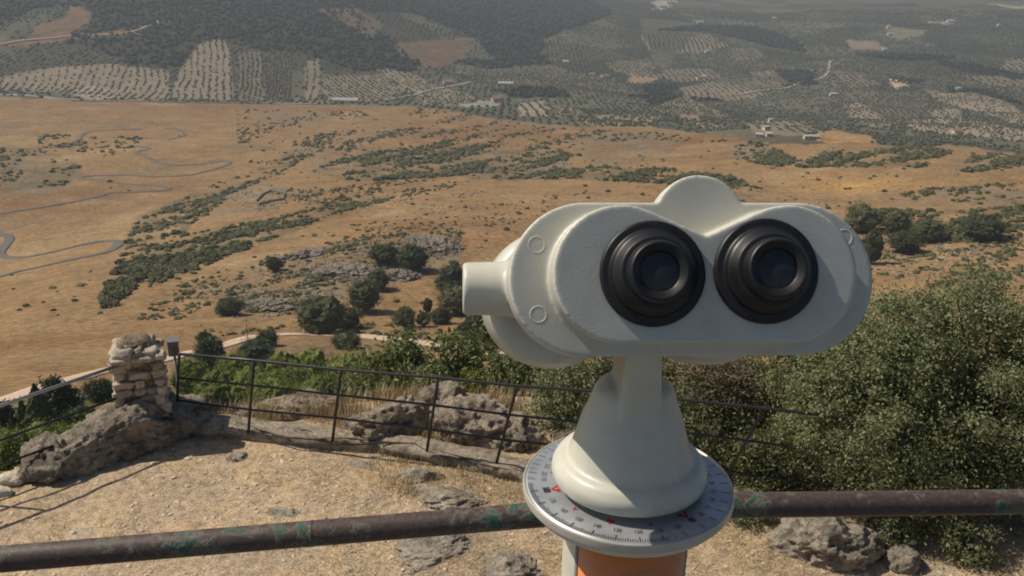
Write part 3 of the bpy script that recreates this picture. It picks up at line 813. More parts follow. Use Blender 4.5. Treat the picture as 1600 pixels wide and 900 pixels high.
def build_pen():
    m = rock_mat('pen_stone', (.26, .21, .16), (.10, .085, .07), .5)
    pts = [(405, 322), (400, 316), (412, 304), (424, 299), (446, 303), (443, 312), (425, 315), (406, 320)]
    p = np.array(pts, float); P = drop(p[:, 0], p[:, 1])
    mb = MB()
    for a, b in zip(P[:-1], P[1:]):
        n = max(2, int(np.linalg.norm(b - a) / 1.0))
        for t in (np.arange(n) + .5) / n:
            q = a * (1 - t) + b * t; V, Fc = ico(1)
            V = V * (1 + .35 * fbm(V * 1.5 + q * 3, 2, 3))[:, None] * np.array([.9, .9, 1.25 * rng.uniform(.7, 1.1)])
            mb.add(V + [q[0], q[1], height(q[0:1], q[1:2])[0] + .5], Fc)
    o = mb.build('stone_pen', m); tag(o, 'ruined ring of dry stone wall on the scrubby hillside', 'stone pen')

def build_car():
    P = drop([172], [285])[0]
    t = thing('parked_car', 'tiny dark car on the bend of the switchback road', 'car', P + [0, 0, .35])
    dk = simple('dark_car_paint', (.03, .035, .045), .3); gl = simple('car_glass', (.02, .025, .03), .1); rb = simple('car_tyre', (.02, .02, .02), .8)
    V = np.array([(x, y, z) for x in (-2.1, 2.1) for y in (-.85, .85) for z in (.35, .95)]); f = box((0, 0, 0), (1, 1, 1))[1]
    o = MB().add(V, f).build('body', dk, t, False); md = o.modifiers.new('b', 'BEVEL'); md.width = .18; md.segments = 3
    V = np.array([(-1.5, -.75, .95), (-1.1, -.62, 1.5), (-1.5, .75, .95), (-1.1, .62, 1.5), (1.3, -.75, .95), (.7, -.62, 1.5), (1.3, .75, .95), (.7, .62, 1.5)])
    MB().add(V, f).build('cabin', gl, t, False)
    for x in (-1.3, 1.3):
        for y in (-.86, .86):
            V, fs = tube([(x, y - .1, .33), (x, y + .1, .33)], .33, 14); MB().add(V, fs).build('wheel', rb, t)
# ------------------------------------------------------------------ terrace
EDGE_PX = [(-900, 880), (-300, 790), (0, 752), (50, 722), (120, 690), (200, 666), (290, 652), (400, 655), (500, 648), (560, 634), (700, 622), (850, 628), (1000, 640), (1200, 655), (1500, 690), (1900, 720), (2600, 760)]
EDGE = np.array([on_z(*p)[:2] for p in EDGE_PX])
def edge_dist(x, y):
    """signed distance past the terrace edge (positive = outside)"""
    p = np.stack([x, y], 1); best = np.full(len(x), 1e9)
    for a, b in zip(EDGE[:-1], EDGE[1:]):
        ab = b - a; t = np.clip(((p - a) @ ab) / (ab @ ab), 0, 1)
        dd = np.hypot(*(p - (a + t[:, None] * ab)).T); best = np.minimum(best, dd)
    poly = [tuple(q) for q in EDGE] + [(30, -20), (-30, -20)]
    return np.where(in_poly(x, y, poly), -best, best)

def tz(x, y):
    x = np.atleast_1d(np.asarray(x, float)); y = np.atleast_1d(np.asarray(y, float))
    s = edge_dist(x, y)
    z = .07 * fbm2(x, y, 1.6, 4, 21) + .02 * fbm2(x, y, .35, 3, 22)
    o = np.clip(s, 0, None)
    z = z - 1.5 * o * np.clip(o / 1.2, 0, 1) + np.clip(o, 0, 2) * .12 * fbm2(x, y, .8, 3, 23)
    return z

def soil_mat():
    m, nt, b = new_mat('dry_soil')
    pos = N(nt, 'ShaderNodeNewGeometry').outputs['Position']
    n1 = noise(nt, .9, 6, .62, pos); n2 = noise(nt, 9, 6, .7, pos); n3 = noise(nt, 42, 4, .7, pos); n5 = noise(nt, .45, 4, .6, pos)
    r = ramp(nt, n1.outputs['Fac'], [(.30, (.39, .305, .215)), (.46, (.48, .365, .245)), (.58, (.53, .385, .23)), (.72, (.58, .475, .345))])
    r2 = ramp(nt, n2.outputs['Fac'], [(.32, g(.55)), (.5, g(1)), (.7, g(1.3))])
    c = mixc(nt, 1.0, r.outputs[0], r2.outputs[0], 'MULTIPLY')
    r3 = ramp(nt, n3.outputs['Fac'], [(.34, g(.6)), (.5, g(1)), (.68, g(1.35))])
    c = mixc(nt, 1.0, c, r3.outputs[0], 'MULTIPLY')
    v = N(nt, 'ShaderNodeTexVoronoi'); v.inputs['Scale'].default_value = 26; L(nt, mixc(nt, .05, pos, n3.outputs['Color']), v.inputs['Vector'])
    rv = ramp(nt, v.outputs['Distance'], [(.12, g(1)), (.24, g(0))])
    sel = N(nt, 'ShaderNodeSeparateColor'); L(nt, v.outputs['Color'], sel.inputs[0])
    rs = ramp(nt, sel.outputs[0], [(.70, g(0)), (.74, g(.8))])
    c = mixc(nt, mixc(nt, 1.0, rv.outputs[0], rs.outputs[0], 'MULTIPLY'), c, (.68, .60, .47))
    r5 = ramp(nt, n5.outputs['Fac'], [(.52, g(0)), (.64, g(.55))])
    c = mixc(nt, r5.outputs[0], c, (.36, .30, .22))
    L(nt, c, b.inputs['Base Color']); b.inputs['Roughness'].default_value = .95; b.inputs['Specular IOR Level'].default_value = .1
    ad = N(nt, 'ShaderNodeMath', operation='MULTIPLY_ADD'); L(nt, rv.outputs[0], ad.inputs[0]); ad.inputs[1].default_value = .35; L(nt, n2.outputs['Fac'], ad.inputs[2])
    bump(nt, b, ad.outputs[0], .9, .03)
    return m

def build_terrace(M):
    xs = np.concatenate([np.arange(-16, -9, .25), np.arange(-9, 9, .055), np.arange(9, 16.1, .25)])
    ys = np.concatenate([np.arange(1.25, 7, .12), np.arange(7, 15.5, .055), np.arange(15.5, 22, .25)])
    X, Y = np.meshgrid(xs, ys, indexing='ij'); x, y = X.ravel(), Y.ravel()
    z = np.maximum(tz(x, y), -14)
    nx, ny = X.shape
    i = np.arange(nx - 1)[:, None] * ny + np.arange(ny - 1)[None]
    q = np.stack([i, i + ny, i + ny + 1, i + 1], -1).reshape(-1, 4)
    o = link('terrace_ground', mesh_np('terrace_ground', np.stack([x, y, z], 1), q), soil_mat()); tag(o, kind='structure')
    # small loose stones
    P = rng.uniform(0, 1, (6500, 2)); px = P[:, 0] * 1700 - 50; py = 640 + P[:, 1] * 300
    W = np.array([on_z(a, b) for a, b in zip(px, py)]); s = edge_dist(W[:, 0], W[:, 1]); W = W[s < .3]
    den = fbm2(W[:, 0], W[:, 1], 1.3, 3, 66); W = W[rng.random(len(W)) < np.clip(.5 + 1.4 * den, .1, 1)]
    mb = MB()
    for w in W:
        V, Fc = ico(1); r = .009 + .036 * rng.random() ** 3.5
        V = V * rng.uniform(.65, 1.25, (len(V), 1)) * np.array([1, rng.uniform(.5, .9), rng.uniform(.22, .45)]) @ Rz(rng.uniform(0, 6)).T
        mb.add(V * r + [w[0], w[1], tz(w[0], w[1])[0] + r * .08], Fc)
    o = mb.build('loose_stones', simple('pale_pebble', (.56, .46, .34), .9, 0, .35, 4), None, False); tag(o, kind='stuff')
    # viewing platform underfoot and its wall (below the frame)
    fl = MB(); V, f = box((0, -1.3, HC - 1.72), (9, 5.3, .2)); fl.add(V, f)
    o = fl.build('platform_floor', rock_mat('paving', (.36, .32, .27), (.2, .18, .15)), None, False); tag(o, kind='structure')

def grass_blades(mb, x, y, z, n, h, spread, lean=.35, w=.006):
    bx = x + rng.normal(0, spread, n); by = y + rng.normal(0, spread, n)
    bz = z if np.isscalar(z) else z
    bz = np.maximum(tz(bx, by), -9) if bz is None else np.full(n, bz)
    a = rng.uniform(0, 6.28, n); hh = h * rng.uniform(.45, 1.15, n); l = lean * rng.random(n) * hh
    d = np.stack([np.cos(a) * l, np.sin(a) * l, hh], 1); s = np.stack([-np.sin(a), np.cos(a), 0 * a], 1) * (w * rng.uniform(.6, 1.4, n))[:, None]
    B = np.stack([bx, by, bz - .02], 1); Mi = B + d * np.array([.35, .35, .6]); T = B + d
    V = np.stack([B - s, B + s, Mi + s * .8, Mi - s * .8, T + s * .15, T - s * .15], 1).reshape(-1, 3)
    k = np.arange(n)[:, None] * 6
    mb.add(V, np.concatenate([k + np.array([[0, 1, 2, 3]]), k + np.array([[3, 2, 4, 5]])]))

def build_grass():
    m, nt, b = new_mat('dry_grass')
    gi = N(nt, 'ShaderNodeNewGeometry'); r = ramp(nt, gi.outputs['Random Per Island'], [(0, (.36, .26, .14)), (.6, (.54, .42, .235)), (1, (.66, .55, .36))])
    L(nt, r.outputs[0], b.inputs['Base Color']); b.inputs['Roughness'].default_value = .8
    mb = MB()
    # short straw mats on the terrace
    for (px0, px1, py0, py1, n) in [(640, 880, 720, 900, 80), (440, 700, 830, 900, 22), (0, 500, 700, 900, 16), (300, 700, 720, 800, 14), (500, 760, 700, 800, 40), (1060, 1600, 810, 900, 120), (760, 860, 735, 800, 40), (850, 950, 860, 900, 20), (1120, 1260, 780, 900, 40)]:
        for k in range(n):
            p = on_z(rng.uniform(px0, px1), rng.uniform(py0, py1))
            grass_blades(mb, p[0], p[1], None, 95, .055, .13, 1.6, .0026)
    # tall dry clumps past the kerb
    for (px0, px1, py0, py1, n, h) in [(370, 560, 630, 668, 34, .24), (540, 640, 650, 690, 22, .26), (640, 740, 660, 700, 36, .28), (760, 830, 620, 700, 20, .28), (360, 420, 640, 665, 14, .3), (560, 760, 612, 650, 24, .25), (280, 380, 636, 660, 10, .22), (850, 960, 700, 740, 20, .22), (590, 660, 700, 760, 14, .12), (640, 760, 735, 775, 14, .12)]:
        for k in range(n):
            p = on_z(rng.uniform(px0, px1), rng.uniform(py0, py1))
            grass_blades(mb, p[0], p[1], None, 45, h, .10, .55, .0035)
    # a few stalks standing up against the slope
    for px, py in [(480, 640), (486, 645), (330, 640), (870, 640), (545, 650), (600, 640)]:
        p = on_z(px, py); grass_blades(mb, p[0], p[1], None, 8, .75, .12, .3, .005)
    o = mb.build('dry_grass', m, None, False); tag(o, kind='stuff')

# ------------------------------------------------------------------ rocks
def rock(name, c, s, rot, mat, label, cat='rock', seed=0, sub=5, rough=.34, flat=1.0, group=None, sharp=1.0):
    V, Fc = ico(sub)
    dirs = np.random.default_rng(seed + 900).normal(0, 1, (9, 3)); dirs /= np.linalg.norm(dirs, axis=1)[:, None]
    V = V.copy()
    for k, dn in enumerate(dirs):                    # split faces as broken limestone has
        lim = .62 + .25 * ((k * 37 + seed * 13) % 10) / 10
        h = V @ dn; over = np.clip(h - lim, 0, None); V = V - over[:, None] * dn * .85 * sharp
    n = fbm(V * 1.5 + seed * 3.3, 4, seed); rg = 1 - np.abs(fbm(V * 3.1 + seed, 4, seed + 5)) * 2
    n3 = fbm(V * 9 + seed, 3, seed + 9)
    pit = np.clip(fbm(V * 5.5 + seed * 2.1, 3, seed + 31) - .12, 0, 1)
    V = V * (1 + rough * n + .20 * rough * 2 * (rg - .5) + .075 * n3 - .30 * pit)[:, None]
    V = V * np.asarray(s, float) @ Rz(rot).T
    o = link(name, mesh_np(name, V, Fc), mat, None, c)
    tag(o, label, cat, group); return o

def build_rocks():
    m = rock_mat('limestone'); m2 = rock_mat('limestone_warm', (.52, .43, .33), (.21, .17, .135)); mp = simple('pale_stone', (.62, .54, .42), .9, 0, .16, 6, .5, .01); m3 = rock_mat('ledge_stone', (.60, .52, .41), (.28, .235, .185))
    def on(px, py, dz=0.0): p = on_z(px, py); p[2] = tz(p[0], p[1])[0] + dz; return p
    # base rock under the pillar, running down to the left along the railing
    a = on(95, 742); b = on(265, 668); c = (a + b) / 2; ang = math.atan2(b[1] - a[1], b[0] - a[0]); ln = np.linalg.norm(b - a) / 2
    rock('boulder', c + [.0, .12, .05], (ln * 1.14, .60, .56), ang, m, 'long grey limestone outcrop carrying the stone pillar', seed=3, sub=6, rough=.24)
    rock('boulder', on(262, 668, .02), (.62, .42, .46), .3, m, 'shaded grey rock at the right foot of the stone pillar', seed=5, sub=5)
    rock('boulder', on(80, 728, .02), (.42, .40, .36), .2, m, 'upright grey rock at the left end of the long outcrop', seed=8, sub=5)
    rock('white_stone', on(18, 752, .02), (.20, .13, .13), .4, mp, 'rounded cream stone left of the long grey outcrop', 'stone', seed=2, sub=4, rough=.2)
    rock('white_stone', on(-6, 772, .0), (.19, .13, .09), .1, mp, 'flat cream stone lowest at the left edge of the terrace', 'stone', seed=4, sub=4, rough=.2)
    # boulders past the railing
    rock('boulder', on(612, 672, -.02), (.66, .50, .52), .3, m2, 'tall rounded boulder behind the railing between second and third posts', seed=11, sub=6)
    rock('boulder', on(735, 678, -.04), (.68, .50, .50), -.3, m2, 'broad craggy boulder behind the railing between third and fourth posts', seed=12, sub=6)
    rock('boulder', on(800, 690, .0), (.34, .34, .34), .5, m2, 'small broken rock against the fourth railing post', seed=13, sub=5)
    rock('boulder', on(465, 640, .0), (.55, .30, .30), .1, m2, 'low pale rock in dry grass behind the first railing bay', seed=14, sub=5)
    rock('boulder', on(395, 650, .0), (.35, .25, .20), .2, m2, 'small pale rock in dry grass next to the first full post', seed=15, sub=5)
    rock('boulder', on(690, 630, -.1), (.40, .3, .36), .6, m2, 'boulder farthest back, in shrubs beyond the two big boulders', seed=16, sub=5)
    rock('boulder', on(905, 690, -.1), (.40, .40, .34), .6, m2, 'shaded rock under the bushes behind the pedestal', seed=17, sub=5)
    # flat ledges on the terrace
    rock('rock_ledge', on(705, 775, -.05), (.52, .30, .17), -.1, m3, 'flat grey ledge in the ground right above the thick pipe', 'rock', seed=21, sub=6)
    rock('rock_ledge', on(660, 742, -.05), (.32, .20, .16), .2, m3, 'small dark ledge against the kerb below the third post', 'rock', seed=22, sub=5)
    rock('rock_ledge', on(675, 862, -.06), (.50, .34, .17), .2, m3, 'broad grey ledge seen just under the pipe left of the pedestal', 'rock', seed=23, sub=6)
    rock('rock_ledge', on(800, 888, -.05), (.52, .30, .18), .1, m3, 'low grey ledge at the bottom beside the white pedestal', 'rock', seed=24, sub=6)
    rock('rock_ledge', on(560, 725, -.06), (.34, .16, .10), -.2, m3, 'thin grey ledge sticking out below the kerb at the second post', 'rock', seed=25, sub=5)
    rock('rock_ledge', on(440, 803, -.05), (.24, .15, .09), .1, m3, 'small grey stone lump alone in the soil above the pipe', 'rock', seed=26, sub=5)
    rock('rock_ledge', on(375, 712, -.03), (.17, .12, .09), .5, m3, 'small stone lump below the kerb at the first full post', 'rock', seed=27, sub=5)
    rock('boulder', on(1292, 862, .04), (.58, .46, .40), .2, m3, 'pale orange-stained boulder under the big oak, right of the pedestal', seed=31, sub=6)
    rock('boulder', on(1405, 880, .0), (.25, .2, .2), .2, m, 'small grey rock right of the orange-stained boulder', seed=32, sub=5)
    # kerb wall under the railing
    kp = [(292, 668), (400, 680), (520, 694), (600, 700), (668, 712), (775, 735), (900, 765), (1060, 800), (1250, 815)]
    W = np.array([on_z(*p) for p in kp]); mb = MB(); k = 150
    t = np.linspace(0, len(W) - 1, k); i = np.clip(t.astype(int), 0, len(W) - 2); f = (t - i)[:, None]; C = W[i] * (1 - f) + W[i + 1] * f
    T = np.gradient(C[:, :2], axis=0); T /= np.linalg.norm(T, axis=1)[:, None]; Nn = np.stack([T[:, 1], -T[:, 0]], 1)   # towards the viewer
    prof = [(-.26, -.3), (-.26, .09), (-.22, .12), (-.12, .150), (-.02, .155), (.08, .15), (.13, .13), (.15, .06), (.13, -.02), (.14, -.3)]
    V = []
    for j, (o_, z_) in enumerate(prof):
        o2 = o_ + .075 * fbm(np.stack([C[:, 0] * 2.2, C[:, 1] * 2.2, np.full(k, j * .35)], 1), 4, 71) * (1.2 if j > 4 else .5)
        z2 = z_ + .055 * fbm(np.stack([C[:, 0] * 2.6, C[:, 1] * 2.6, np.full(k, j * .3 + 9)], 1), 4, 72)
        V.append(np.stack([C[:, 0] + Nn[:, 0] * o2, C[:, 1] + Nn[:, 1] * o2, z2], 1))
    V = np.stack(V, 1).reshape(-1, 3); p = len(prof)
    q = [(a * p + c, a * p + c + 1, (a + 1) * p + c + 1, (a + 1) * p + c) for a in range(k - 1) for c in range(p - 1)]
    o = MB().add(V, [np.array(q), np.array([list(range(p))[::-1], [(k - 1) * p + c for c in range(p)]])]).build('kerb', rock_mat('kerb_mortar', (.52, .43, .32), (.28, .22, .165), 2.0))
    tag(o, 'low crumbling mortared stone kerb under the railing', 'kerb')
    # outcrops on the hillside
    OUTM = rock_mat('outcrop_stone', (.30, .255, .205), (.10, .09, .075), .35)
    for j, (px, py, r, lab) in enumerate([(535, 425, 11, 'grey jagged rock outcrop left of the paired round trees'), (680, 382, 11, 'grey rock outcrop topping the knoll above the paired round trees'),
                                         (625, 432, 8, 'dark broken outcrop just below the paired round trees'), (420, 478, 10, 'grey rock outcrop low on the rise left of the broad oak'), (470, 400, 9, 'flat grey rock pavement on the rise below the scrub belts')]):
        P0 = drop([px], [py], 120)[0]
        V, Fc = ico(6); n = fbm(V * 2.3 + j * 7.7, 5, 80 + j); rg = 1 - 2 * np.abs(fbm(V * 4.2 + j, 4, 90 + j))
        V = V * (1 + .45 * n + .30 * rg + .12 * fbm(V * 14, 2, j))[:, None] * np.array([r * 1.0, r * .75, 2.2])
        V[:, 2] += 1.1 * np.clip(fbm(V * np.array([.5, .22, .3]) + j, 3, 7), -.6, 1) + height(V[:, 0] + P0[0], V[:, 1] + P0[1]) - P0[2] - .55
        o = link('rock_outcrop', mesh_np('rock_outcrop', V, Fc, False), OUTM, None, P0); tag(o, lab, 'rock outcrop')

# ------------------------------------------------------------------ stone pillar, railings, lamp, cable
def build_pillar():
    b = on_z(228, 672); b[2] = .25
    t = thing('stone_pillar', 'squat rough stone pillar at the corner between the two railings', 'pillar', b)
    yaw = R_(20); Rm = Rz(yaw); w, dp, h = .62, .56, 1.10
    mort = rock_mat('pillar_mortar', (.40, .30, .20), (.22, .165, .115), 2.2)
    st, nt, bs = new_mat('pillar_stone'); gi = N(nt, 'ShaderNodeNewGeometry'); n1 = noise(nt, 22, 6, .65); n2 = noise(nt, 70, 5, .65)
    c1 = ramp(nt, gi.outputs['Random Per Island'], [(0, (.33, .265, .19)), (.35, (.46, .38, .285)), (.7, (.60, .51, .39)), (1, (.42, .36, .28))])
    c2 = ramp(nt, n1.outputs['Fac'], [(.32, g(.58)), (.5, g(.95)), (.7, g(1.12))]); L(nt, mixc(nt, 1.0, c1.outputs[0], c2.outputs[0], 'MULTIPLY'), bs.inputs['Base Color'])
    bs.inputs['Roughness'].default_value = .9; bump(nt, bs, n2.outputs['Fac'], .8, .012)
    V, Fc = ico(5)
    V = V.copy(); e = np.sign(V) * np.abs(V) ** .48
    V = e * np.array([w / 2 - .045, dp / 2 - .045, h / 2 + .05]) + [0, 0, h / 2 - .12]
    V = V * (1 + .05 * fbm(V * 4, 4, 6))[:, None]; V[:, 2] += np.clip(V[:, 2] - .85, 0, 1) * .4
    MB().add(V @ Rm.T, Fc).build('mortar_core', mort, t)
    mb = MB(); r2 = np.random.default_rng(19)
    z = -.16; row = 0
    def stone(cx, cy, cz, sx, sy, sz, k):
        V, Fc = ico(3); e = np.sign(V) * np.abs(V) ** (.42 + .3 * ((k * 37) % 10) / 10)
        V = e * (1 + .40 * fbm(V * 1.7 + k * 3.1, 4, k))[:, None] * np.array([sx, sy, sz]) / 2 * 1.10
        V = V @ Rz(r2.normal(0, .16)).T; tl = r2.normal(0, .17 if cz < .85 else .32); c, s = math.cos(tl), math.sin(tl)
        V = np.stack([V[:, 0] * c - V[:, 2] * s, V[:, 1], V[:, 0] * s + V[:, 2] * c], 1)
        mb.add((V + [cx, cy, cz]) @ Rm.T, Fc)
    k = 0
    while z < .92:
        rh = r2.uniform(.07, .145)
        for side in range(4):
            ln = w if side in (0, 2) else dp; x = -ln / 2 + r2.uniform(-.06, .03)
            while x < ln / 2 - .05:
                sw = min(r2.uniform(.10, .31), ln / 2 - x + .05)
                cx = x + sw / 2; k += 1; dep = .12; inn = r2.uniform(-.03, .028); hh = rh * r2.uniform(.70, 1.0)
                if r2.random() < .86:
                    if side == 0: stone(cx, -dp / 2 + dep / 2 - inn, z + rh / 2, sw - .02, dep, hh, k)
                    elif side == 2: stone(cx, dp / 2 - dep / 2 + inn, z + rh / 2, sw - .02, dep, hh, k)
                    elif side == 1: stone(-w / 2 + dep / 2 - inn, cx, z + rh / 2, dep, sw - .02, hh, k)
                    else: stone(w / 2 - dep / 2 + inn, cx, z + rh / 2, dep, sw - .02, hh, k)
                x += sw
        z += rh
    # big angular top stones
    for (cx, cy, cz, sx, sy, sz) in [(-.17, -.22, .93, .26, .20, .24), (.03, -.22, .93, .18, .18, .22), (.21, -.18, .93, .24, .22, .16), (-.22, .1, .93, .24, .3, .2), (.15, .12, .95, .3, .3, .2), (-.06, -.10, 1.02, .20, .2, .12), (.14, -.12, 1.02, .16, .12, .09)]:
        k += 1; stone(cx * .80, cy * .80, cz - .02, sx * .86, sy * .86, sz, k)
    mb.build('stonework', st, t)

def bar(p0, p1, r, seg=10): return tube([p0, p1], r, seg)

def vplane(px, py, A, B):
    """photo ray onto the vertical plane through ground points A, B"""
    d = ray(px, py); n = np.cross(B - A, [0, 0, 1.0]); t = ((A - EYE) @ n) / (d @ n); return EYE + d * t

def build_railings():
    m, nt, b = new_mat('black_rail_paint')
    n = noise(nt, 60, 5); r = ramp(nt, n.outputs['Fac'], [(.35, (.012, .013, .015)), (.62, (.03, .031, .033)), (.72, (.09, .07, .055))])
    L(nt, r.outputs[0], b.inputs['Base Color']); b.inputs['Roughness'].default_value = .38; bump(nt, b, n.outputs['Fac'], .3, .002)
    A = on_z(280, 660, .12); B = on_z(775, 727, .12)
    t = thing('railing', 'black three-bar metal railing along the kerb from the pillar into the oak', 'railing', A)
    off = np.array(A)
    top = [(279, 553), (397, 563), (533, 578), (685, 590), (808, 603), (925, 611), (1060, 624), (1195, 638), (1400, 662), (1620, 690)]
    mid = [(277, 590), (393, 602), (527, 617), (677, 633), (795, 648), (920, 661), (1050, 674), (1180, 690), (1400, 722), (1620, 752)]
    low = [(277, 625), (390, 640), (523, 653), (672, 671), (785, 687), (910, 700), (1040, 715), (1170, 742), (1400, 775), (1620, 810)]
    rows = [[vplane(x, y, A, B) for x, y in q] for q in (top, mid, low)]
    for q, rr in zip(rows, (.019, .015, .015)):
        V, fs = tube(np.array(q), rr, 10); MB().add(V - off, fs).build('rail', m, t)
    posts = [((280, 552), (277, 627)), ((397, 562), (388, 677)), ((533, 577), (519, 693)), ((685, 590), (667, 705)), ((808, 602), (774, 730)), ((1195, 637), (1110, 790)), ((985, 616), (950, 755)), ((1420, 665), (1350, 830))]
    for a, c in posts:
        V, fs = bar(vplane(*a, A, B), vplane(*c, A, B), .0185); MB().add(V - off, fs).build('post', m, t)
    # left railing
    A = on_z(200, 690); B = on_z(0, 765)
    t = thing('railing', 'railing with a pale top bar running down to the left from the stone pillar', 'railing', A); off = np.array(A)
    galv = simple('bare_steel', (.42, .42, .41), .38, .7, .15, 40)
    for q, mm, rr in (([(185, 571), (0, 634), (-260, 722)], galv, .024), ([(188, 620), (0, 688), (-260, 783)], m, .018), ([(90, 694), (0, 727), (-260, 823)], m, .018)):
        V, fs = tube(np.array([vplane(x, y, A, B) for x, y in q]), rr * .9, 10); o = MB().add(V - off, fs).build('rail', mm, t)
        if mm is galv: o['label'] = 'pale bare steel top bar'
    for a, c in (((-60, 655), (-60, 800)), ((-260, 722), (-260, 880))):
        V, fs = bar(vplane(*a, A, B), vplane(*c, A, B), .019); MB().add(V - off, fs).build('post', m, t)
    return m

def build_lamp():
    base = on_z(271, 640); base[2] = -.2
    top = vplane(272, 548, on_z(200, 640), on_z(400, 640))
    t = thing('floodlight', 'small grey floodlight box on a pole right behind the stone pillar', 'floodlight', (top[0], top[1], top[2] - .9))
    grey = simple('grey_housing', (.20, .20, .19), .45, .2, .1, 20); gl = simple('lamp_glass', (.10, .11, .12), .15); pale = simple('pale_lid', (.42, .42, .39), .5)
    Rm = Rz(R_(18))
    V, fs = bar((0, 0, -.9), (0, 0, .82), .018); MB().add(V, fs).build('pole', grey, t)
    V, f = box((0, 0, .95), (.13, .16, .20), Rm); o = MB().add(V, f).build('housing', grey, t, False); md = o.modifiers.new('b', 'BEVEL'); md.width = .012; md.segments = 2
    V, f = box((0, 0, 1.062), (.16, .19, .02), Rm); MB().add(V, f).build('lid', grey, t, False)
    V, f = box(Rm @ np.array([.02, -.084, .93]), (.07, .012, .11), Rm); MB().add(V, f).build('glass', gl, t, False)
    V, f = box(Rm @ np.array([-.069, 0, .95]), (.012, .14, .19), Rm); MB().add(V, f).build('side_plate', pale, t, False)

def build_cables():
    m = simple('cable_rubber', (.03, .028, .026), .6)
    for pts, r, lab in (([(350, 655), (400, 668), (455, 684), (520, 690), (580, 692), (650, 694), (700, 712), (740, 722), (800, 733), (860, 742), (960, 765)], .011, 'black cable lying along the kerb close behind the railing posts'),
                        ([(470, 672), (488, 676), (500, 684), (560, 686), (640, 690), (690, 704), (740, 716), (790, 724), (850, 736), (950, 755)], .008, 'thinner slack cable running just beyond the thick one on the kerb')):
        W = np.array([on_z(*p, .16) for p in pts]); k = 120; t = np.linspace(0, len(W) - 1, k); i = np.clip(t.astype(int), 0, len(W) - 2); f = (t - i)[:, None]; f = f * f * (3 - 2 * f)
        C = W[i] * (1 - f) + W[i + 1] * f; C[:, 2] = .148 + .010 * np.sin(t * 2.3 + r * 900)
        C[:, :2] += .02 * np.sin(t * 3.1)[:, None]
        V, fs = tube(C, r, 8); o = MB().add(V, fs).build('cable', m); tag(o, lab, 'cable')

def build_pipe():
    m, nt, b = new_mat('peeling_pipe_paint')
    pos = N(nt, 'ShaderNodeNewGeometry').outputs['Position']
    n0 = noise(nt, 5.5, 4, .6, pos); n1 = noise(nt, 26, 7, .68, pos, .6); n2 = noise(nt, 180, 4, .6, pos)
    base = ramp(nt, n2.outputs['Fac'], [(.3, (.052, .036, .032)), (.55, (.088, .060, .052)), (.75, (.14, .10, .085))])
    gsum = N(nt, 'ShaderNodeMath', operation='MULTIPLY_ADD'); L(nt, n0.outputs['Fac'], gsum.inputs[0]); gsum.inputs[1].default_value = .9; L(nt, n1.outputs['Fac'], gsum.inputs[2])
    gm = ramp(nt, gsum.outputs[0], [(1.02, g(0)), (1.045, g(1))]) if False else None
    sc_ = N(nt, 'ShaderNodeMath', operation='MULTIPLY'); L(nt, gsum.outputs[0], sc_.inputs[0]); sc_.inputs[1].default_value = .5
    gmask = ramp(nt, sc_.outputs[0], [(.535, g(0)), (.545, g(1))]); edge = ramp(nt, sc_.outputs[0], [(.515, g(0)), (.53, g(1)), (.542, g(1)), (.552, g(0))])
    gcol = ramp(nt, n2.outputs['Fac'], [(.3, (.018, .052, .038)), (.7, (.045, .125, .088))])
    c = mixc(nt, gmask.outputs[0], base.outputs[0], gcol.outputs[0])
    c = mixc(nt, mixc(nt, 1.0, edge.outputs[0], g(.55), 'MULTIPLY'), c, (.22, .20, .15))
    L(nt, c, b.inputs['Base Color']); b.inputs['Roughness'].default_value = .55
    bump(nt, b, gmask.outputs[0], .5, .002)
    # left run, right run meeting behind the pedestal
    r = .0172
    L0 = at_depth(-330, 901, 1.30); L1 = at_depth(870, 802, 1.39); L2 = at_depth(1100, 790, 1.37); L3 = at_depth(1990, 779, 1.46)
    c = (L1 + L2) / 2
    t = thing('pipe_rail', 'thick brown pipe handrail with peeling green paint behind the pedestal', 'handrail', (c[0], c[1], HC - 1.62)); off = np.array(t.location)
    for a, bb in ((L0, L1), (L2, L3)):
        V, fs = tube([a - off + (bb - a) * s for s in np.linspace(0, 1, 30)], r, 28); MB().add(V, fs).build('rail', m, t)
    V, fs = tube([L1 - off, (L1 * .75 + L2 * .25) - off, (L1 * .25 + L2 * .75) - off, L2 - off], r * 1.04, 28); MB().add(V, fs).build('coupling', m, t)
    for p in (L0, L3, c):
        V, fs = bar(np.array([p[0], p[1], HC - 1.62]) - off, p - off - [0, 0, r * .5], .015, 16); MB().add(V, fs).build('post', m, t)
    ring = simple('weld_bead', (.07, .055, .05), .5, .3, .2, 200)
    q = L0 + (L1 - L0) * ((470 + 330) / 1200.0); d = (L1 - L0) / np.linalg.norm(L1 - L0)
    V, fs = tube([q - d * .003 - off, q - d * .001 - off, q + d * .001 - off, q + d * .003 - off], [r * .98, r * 1.035, r * 1.035, r * .98], 28); MB().add(V, fs).build('weld', m, t)

# ------------------------------------------------------------------ plants
def leaf_quads(C, size, out=None, elong=1.9, bias=.5, r=rng):
    n = len(C)
    nr = r.normal(0, 1, (n, 3)); nr /= np.linalg.norm(nr, axis=1)[:, None]
    if out is not None: nr = nr * (1 - bias) + out * bias
    nr /= np.linalg.norm(nr, axis=1)[:, None] + 1e-9
    a = r.normal(0, 1, (n, 3)); a -= nr * np.sum(a * nr, 1)[:, None]; a /= np.linalg.norm(a, axis=1)[:, None] + 1e-9
    bvec = np.cross(nr, a); s = (size * r.uniform(.6, 1.25, n))[:, None]
    V = np.stack([C - a * s * .5 * elong, C + bvec * s * .42 - a * s * .05, C + a * s * .5 * elong, C - bvec * s * .42 - a * s * .05], 1).reshape(-1, 3)
    return V, np.arange(n * 4).reshape(n, 4)

